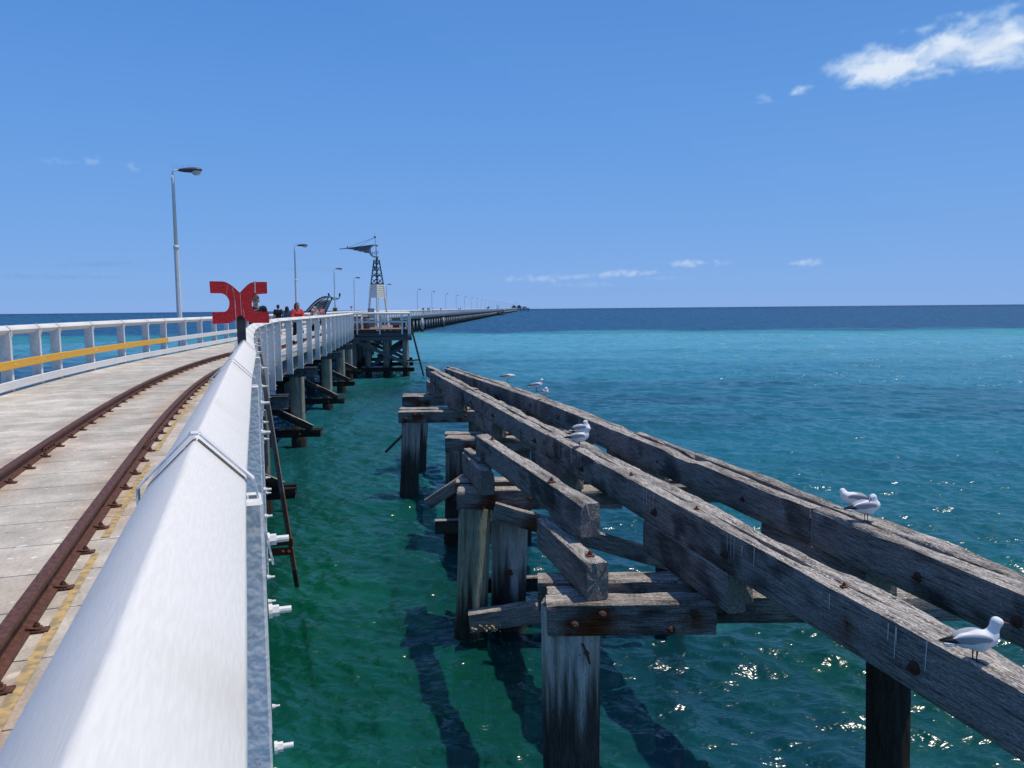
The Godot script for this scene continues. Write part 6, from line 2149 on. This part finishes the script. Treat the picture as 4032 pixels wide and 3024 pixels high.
func gull(label: String, at: Vector3, yaw: float, pose: String, size := 0.82) -> void:
	var sit := pose == "sit"
	var low := -0.085 if sit else 0.0
	var t := thing("seagull", label, "seagull", Transform3D(Basis(Vector3.UP, deg_to_rad(yaw)).scaled(Vector3.ONE * size), at + Vector3(0, low * size, 0)), "gulls resting on the old girders")
	var neck := Vector3(0.10, 0.205, 0)
	var head := Vector3(0.128, 0.292, 0)
	var beak := Vector3(1, -0.1, 0)
	match pose:
		"tuck":
			neck = Vector3(0.07, 0.21, 0)
			head = Vector3(0.065, 0.262, 0.0)
			beak = Vector3(-0.8, -0.25, 0.5)
		"preen":
			neck = Vector3(0.11, 0.20, 0)
			head = Vector3(0.125, 0.235, 0.03)
			beak = Vector3(0.2, -0.7, 0.6)
		"low":
			neck = Vector3(0.12, 0.185, 0)
			head = Vector3(0.168, 0.185, 0.0)
			beak = Vector3(0.7, -0.7, 0)
		"sit":
			neck = Vector3(0.07, 0.20, 0)
			head = Vector3(0.085, 0.25, 0.0)
	var m := M.new(true)
	blob(m, [[Vector3(-0.15, 0.15, 0), Vector3(-0.08, 0.158, 0), 0.016, 0.042], [Vector3(-0.08, 0.158, 0), Vector3(0.02, 0.160, 0), 0.046, 0.069], [Vector3(0.02, 0.160, 0), Vector3(0.085, 0.178, 0), 0.068, 0.052], [Vector3(0.085, 0.185, 0), neck, 0.05, 0.040], [neck, head, 0.037, 0.031], [head, head + beak.normalized() * 0.018, 0.034, 0.025]], 0.009, 0.008)
	part(t, "body", m.done(), mats["bird_white"])
	m = M.new(true)
	m.prism(PackedVector2Array([Vector2(-0.12, -0.03), Vector2(-0.12, 0.03), Vector2(-0.205, 0.038), Vector2(-0.205, -0.038)]), 0.012, Transform3D(Basis(Vector3.RIGHT, PI / 2) * Basis(Vector3.UP, 0.08), Vector3(0, 0.148, 0)))
	part(t, "tail", m.done(), mats["bird_white"])
	for s in [-1.0, 1.0]:
		m = M.new(true)
		m.ball(Transform3D(Basis(Vector3.UP, -0.16 * s) * Basis(Vector3.BACK, 0.10) * Basis(Vector3.RIGHT, 0.38 * s), Vector3(-0.035, 0.182, 0.046 * s)), Vector3(0.118, 0.046, 0.024), 9)
		var w := part(t, "wing", m.done(), mats["bird_grey"])
		m = M.new(true)
		m.tube([Vector3(-0.10, 0.172, 0.036 * s), Vector3(-0.17, 0.162, 0.024 * s), Vector3(-0.245, 0.155, 0.008 * s)], [0.022, 0.016, 0.003], 8, true, Vector2(0.5, 1.0))
		part(w, "wing_tip", m.done(), mats["bird_black"])
		m = M.new(true)
		m.ball(Transform3D(Basis(), head + beak.normalized() * 0.012 + Vector3(0, 0.008, 0.028 * s)), Vector3(0.006, 0.006, 0.005), 5)
		part(t, "eye", m.done(), mats["bird_black"])
		if not sit:
			m = M.new(true)
			m.tube([Vector3(0.0, 0.11, 0.026 * s), Vector3(-0.004, 0.055, 0.027 * s), Vector3(0.0, 0.004, 0.028 * s)], [0.008, 0.0045, 0.004], 7)
			m.prism(PackedVector2Array([Vector2(-0.008, 0.0), Vector2(0.045, 0.02), Vector2(0.05, 0.0), Vector2(0.045, -0.02)]), 0.005, Transform3D(Basis(Vector3.RIGHT, PI / 2), Vector3(0, 0.003, 0.028 * s)))
			part(t, "leg", m.done(), mats["bird_leg"])
	m = M.new(true)
	var b := beak.normalized()
	m.tube([head + b * 0.03, head + b * 0.05, head + b * 0.082], [0.0115, 0.010, 0.003], 8, true, Vector2(0.8, 1.0))
	part(t, "beak", m.done(), mats["bird_beak"])

func build_gulls() -> void:
	var y := 3.055
	gull("largest nearest seagull standing on the near girder at the lower right, beak to the right", Vector3(2.50, y, -4.16), -4, "stand", 0.80)
	gull("seagull with turned back head standing on the farther girder at the right", Vector3(3.17, y, -7.0), 6, "tuck", 0.86)
	gull("seagull hidden behind the one with turned back head, only its raised tail showing", Vector3(3.25, y - 0.02, -7.45), 170, "preen", 0.8)
	gull("upright seagull in front of a preening one, midway along the near girder", Vector3(0.93, y, -10.95), 2, "stand", 0.92)
	gull("preening seagull just behind the upright one midway along the near girder", Vector3(1.03, y, -11.75), 8, "tuck", 0.92)
	gull("seagull pecking alone near the far end of the farther girder", Vector3(-0.12, y - 0.03, -21.2), -6, "low", 0.95)
	gull("seagull standing over a sitting one on the broken part of the farther girder", Vector3(0.58, y - 0.03, -18.7), 4, "stand", 0.95)
	gull("seagull sitting down, breast to the viewer, on the farther girder", Vector3(0.74, y - 0.03, -17.95), -70, "sit", 0.95)

# ------------------------------------------------------------------ everything
func _ready() -> void:
	rng.seed = 20
	noise.seed = 1
	noise.frequency = 0.1
	noise.fractal_octaves = 3
	noise_b.seed = 2
	noise_b.frequency = 0.1
	noise_b.fractal_octaves = 2
	# camera: held above the near handrail, a little downwards, leaning slightly to one side
	var cam := Camera3D.new()
	cam.name = "camera"
	cam.fov = 51.49
	cam.near = 0.05
	cam.far = 30000.0
	cam.transform = Transform3D(Basis(Vector3.RIGHT, deg_to_rad(-5.45)) * Basis(Vector3.BACK, deg_to_rad(-0.544)), Vector3(0, EYE, 0))
	add_child(cam)
	cam.current = true
	# sky, sun, exposure
	var env := Environment.new()
	env.background_mode = Environment.BG_SKY
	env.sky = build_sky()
	env.background_energy_multiplier = 1.0
	env.tonemap_mode = Environment.TONE_MAPPER_LINEAR
	env.tonemap_exposure = 1.0
	env.sdfgi_enabled = true
	env.ssao_enabled = true
	env.ssil_enabled = true
	var we := WorldEnvironment.new()
	we.name = "world_environment"
	we.environment = env
	add_child(we)
	var sun := DirectionalLight3D.new()
	sun.name = "sun"
	sun.light_color = Color(1.0, 0.965, 0.91)
	sun.light_energy = 1.08
	sun.light_angular_distance = 0.53
	sun.shadow_enabled = true
	var to_sun := sun_towards()
	sun.look_at_from_position(Vector3.ZERO, -to_sun, Vector3.FORWARD)
	add_child(sun)

	build_path()
	build_materials()
	build_sea()
	build_deck()
	build_trestles()
	build_platform()
	build_ruin()
	build_railings()
	build_track()
	build_lamps()
	build_tower()
	build_shelter()
	build_marker()
	build_far_things()
	build_people()
	build_gulls()
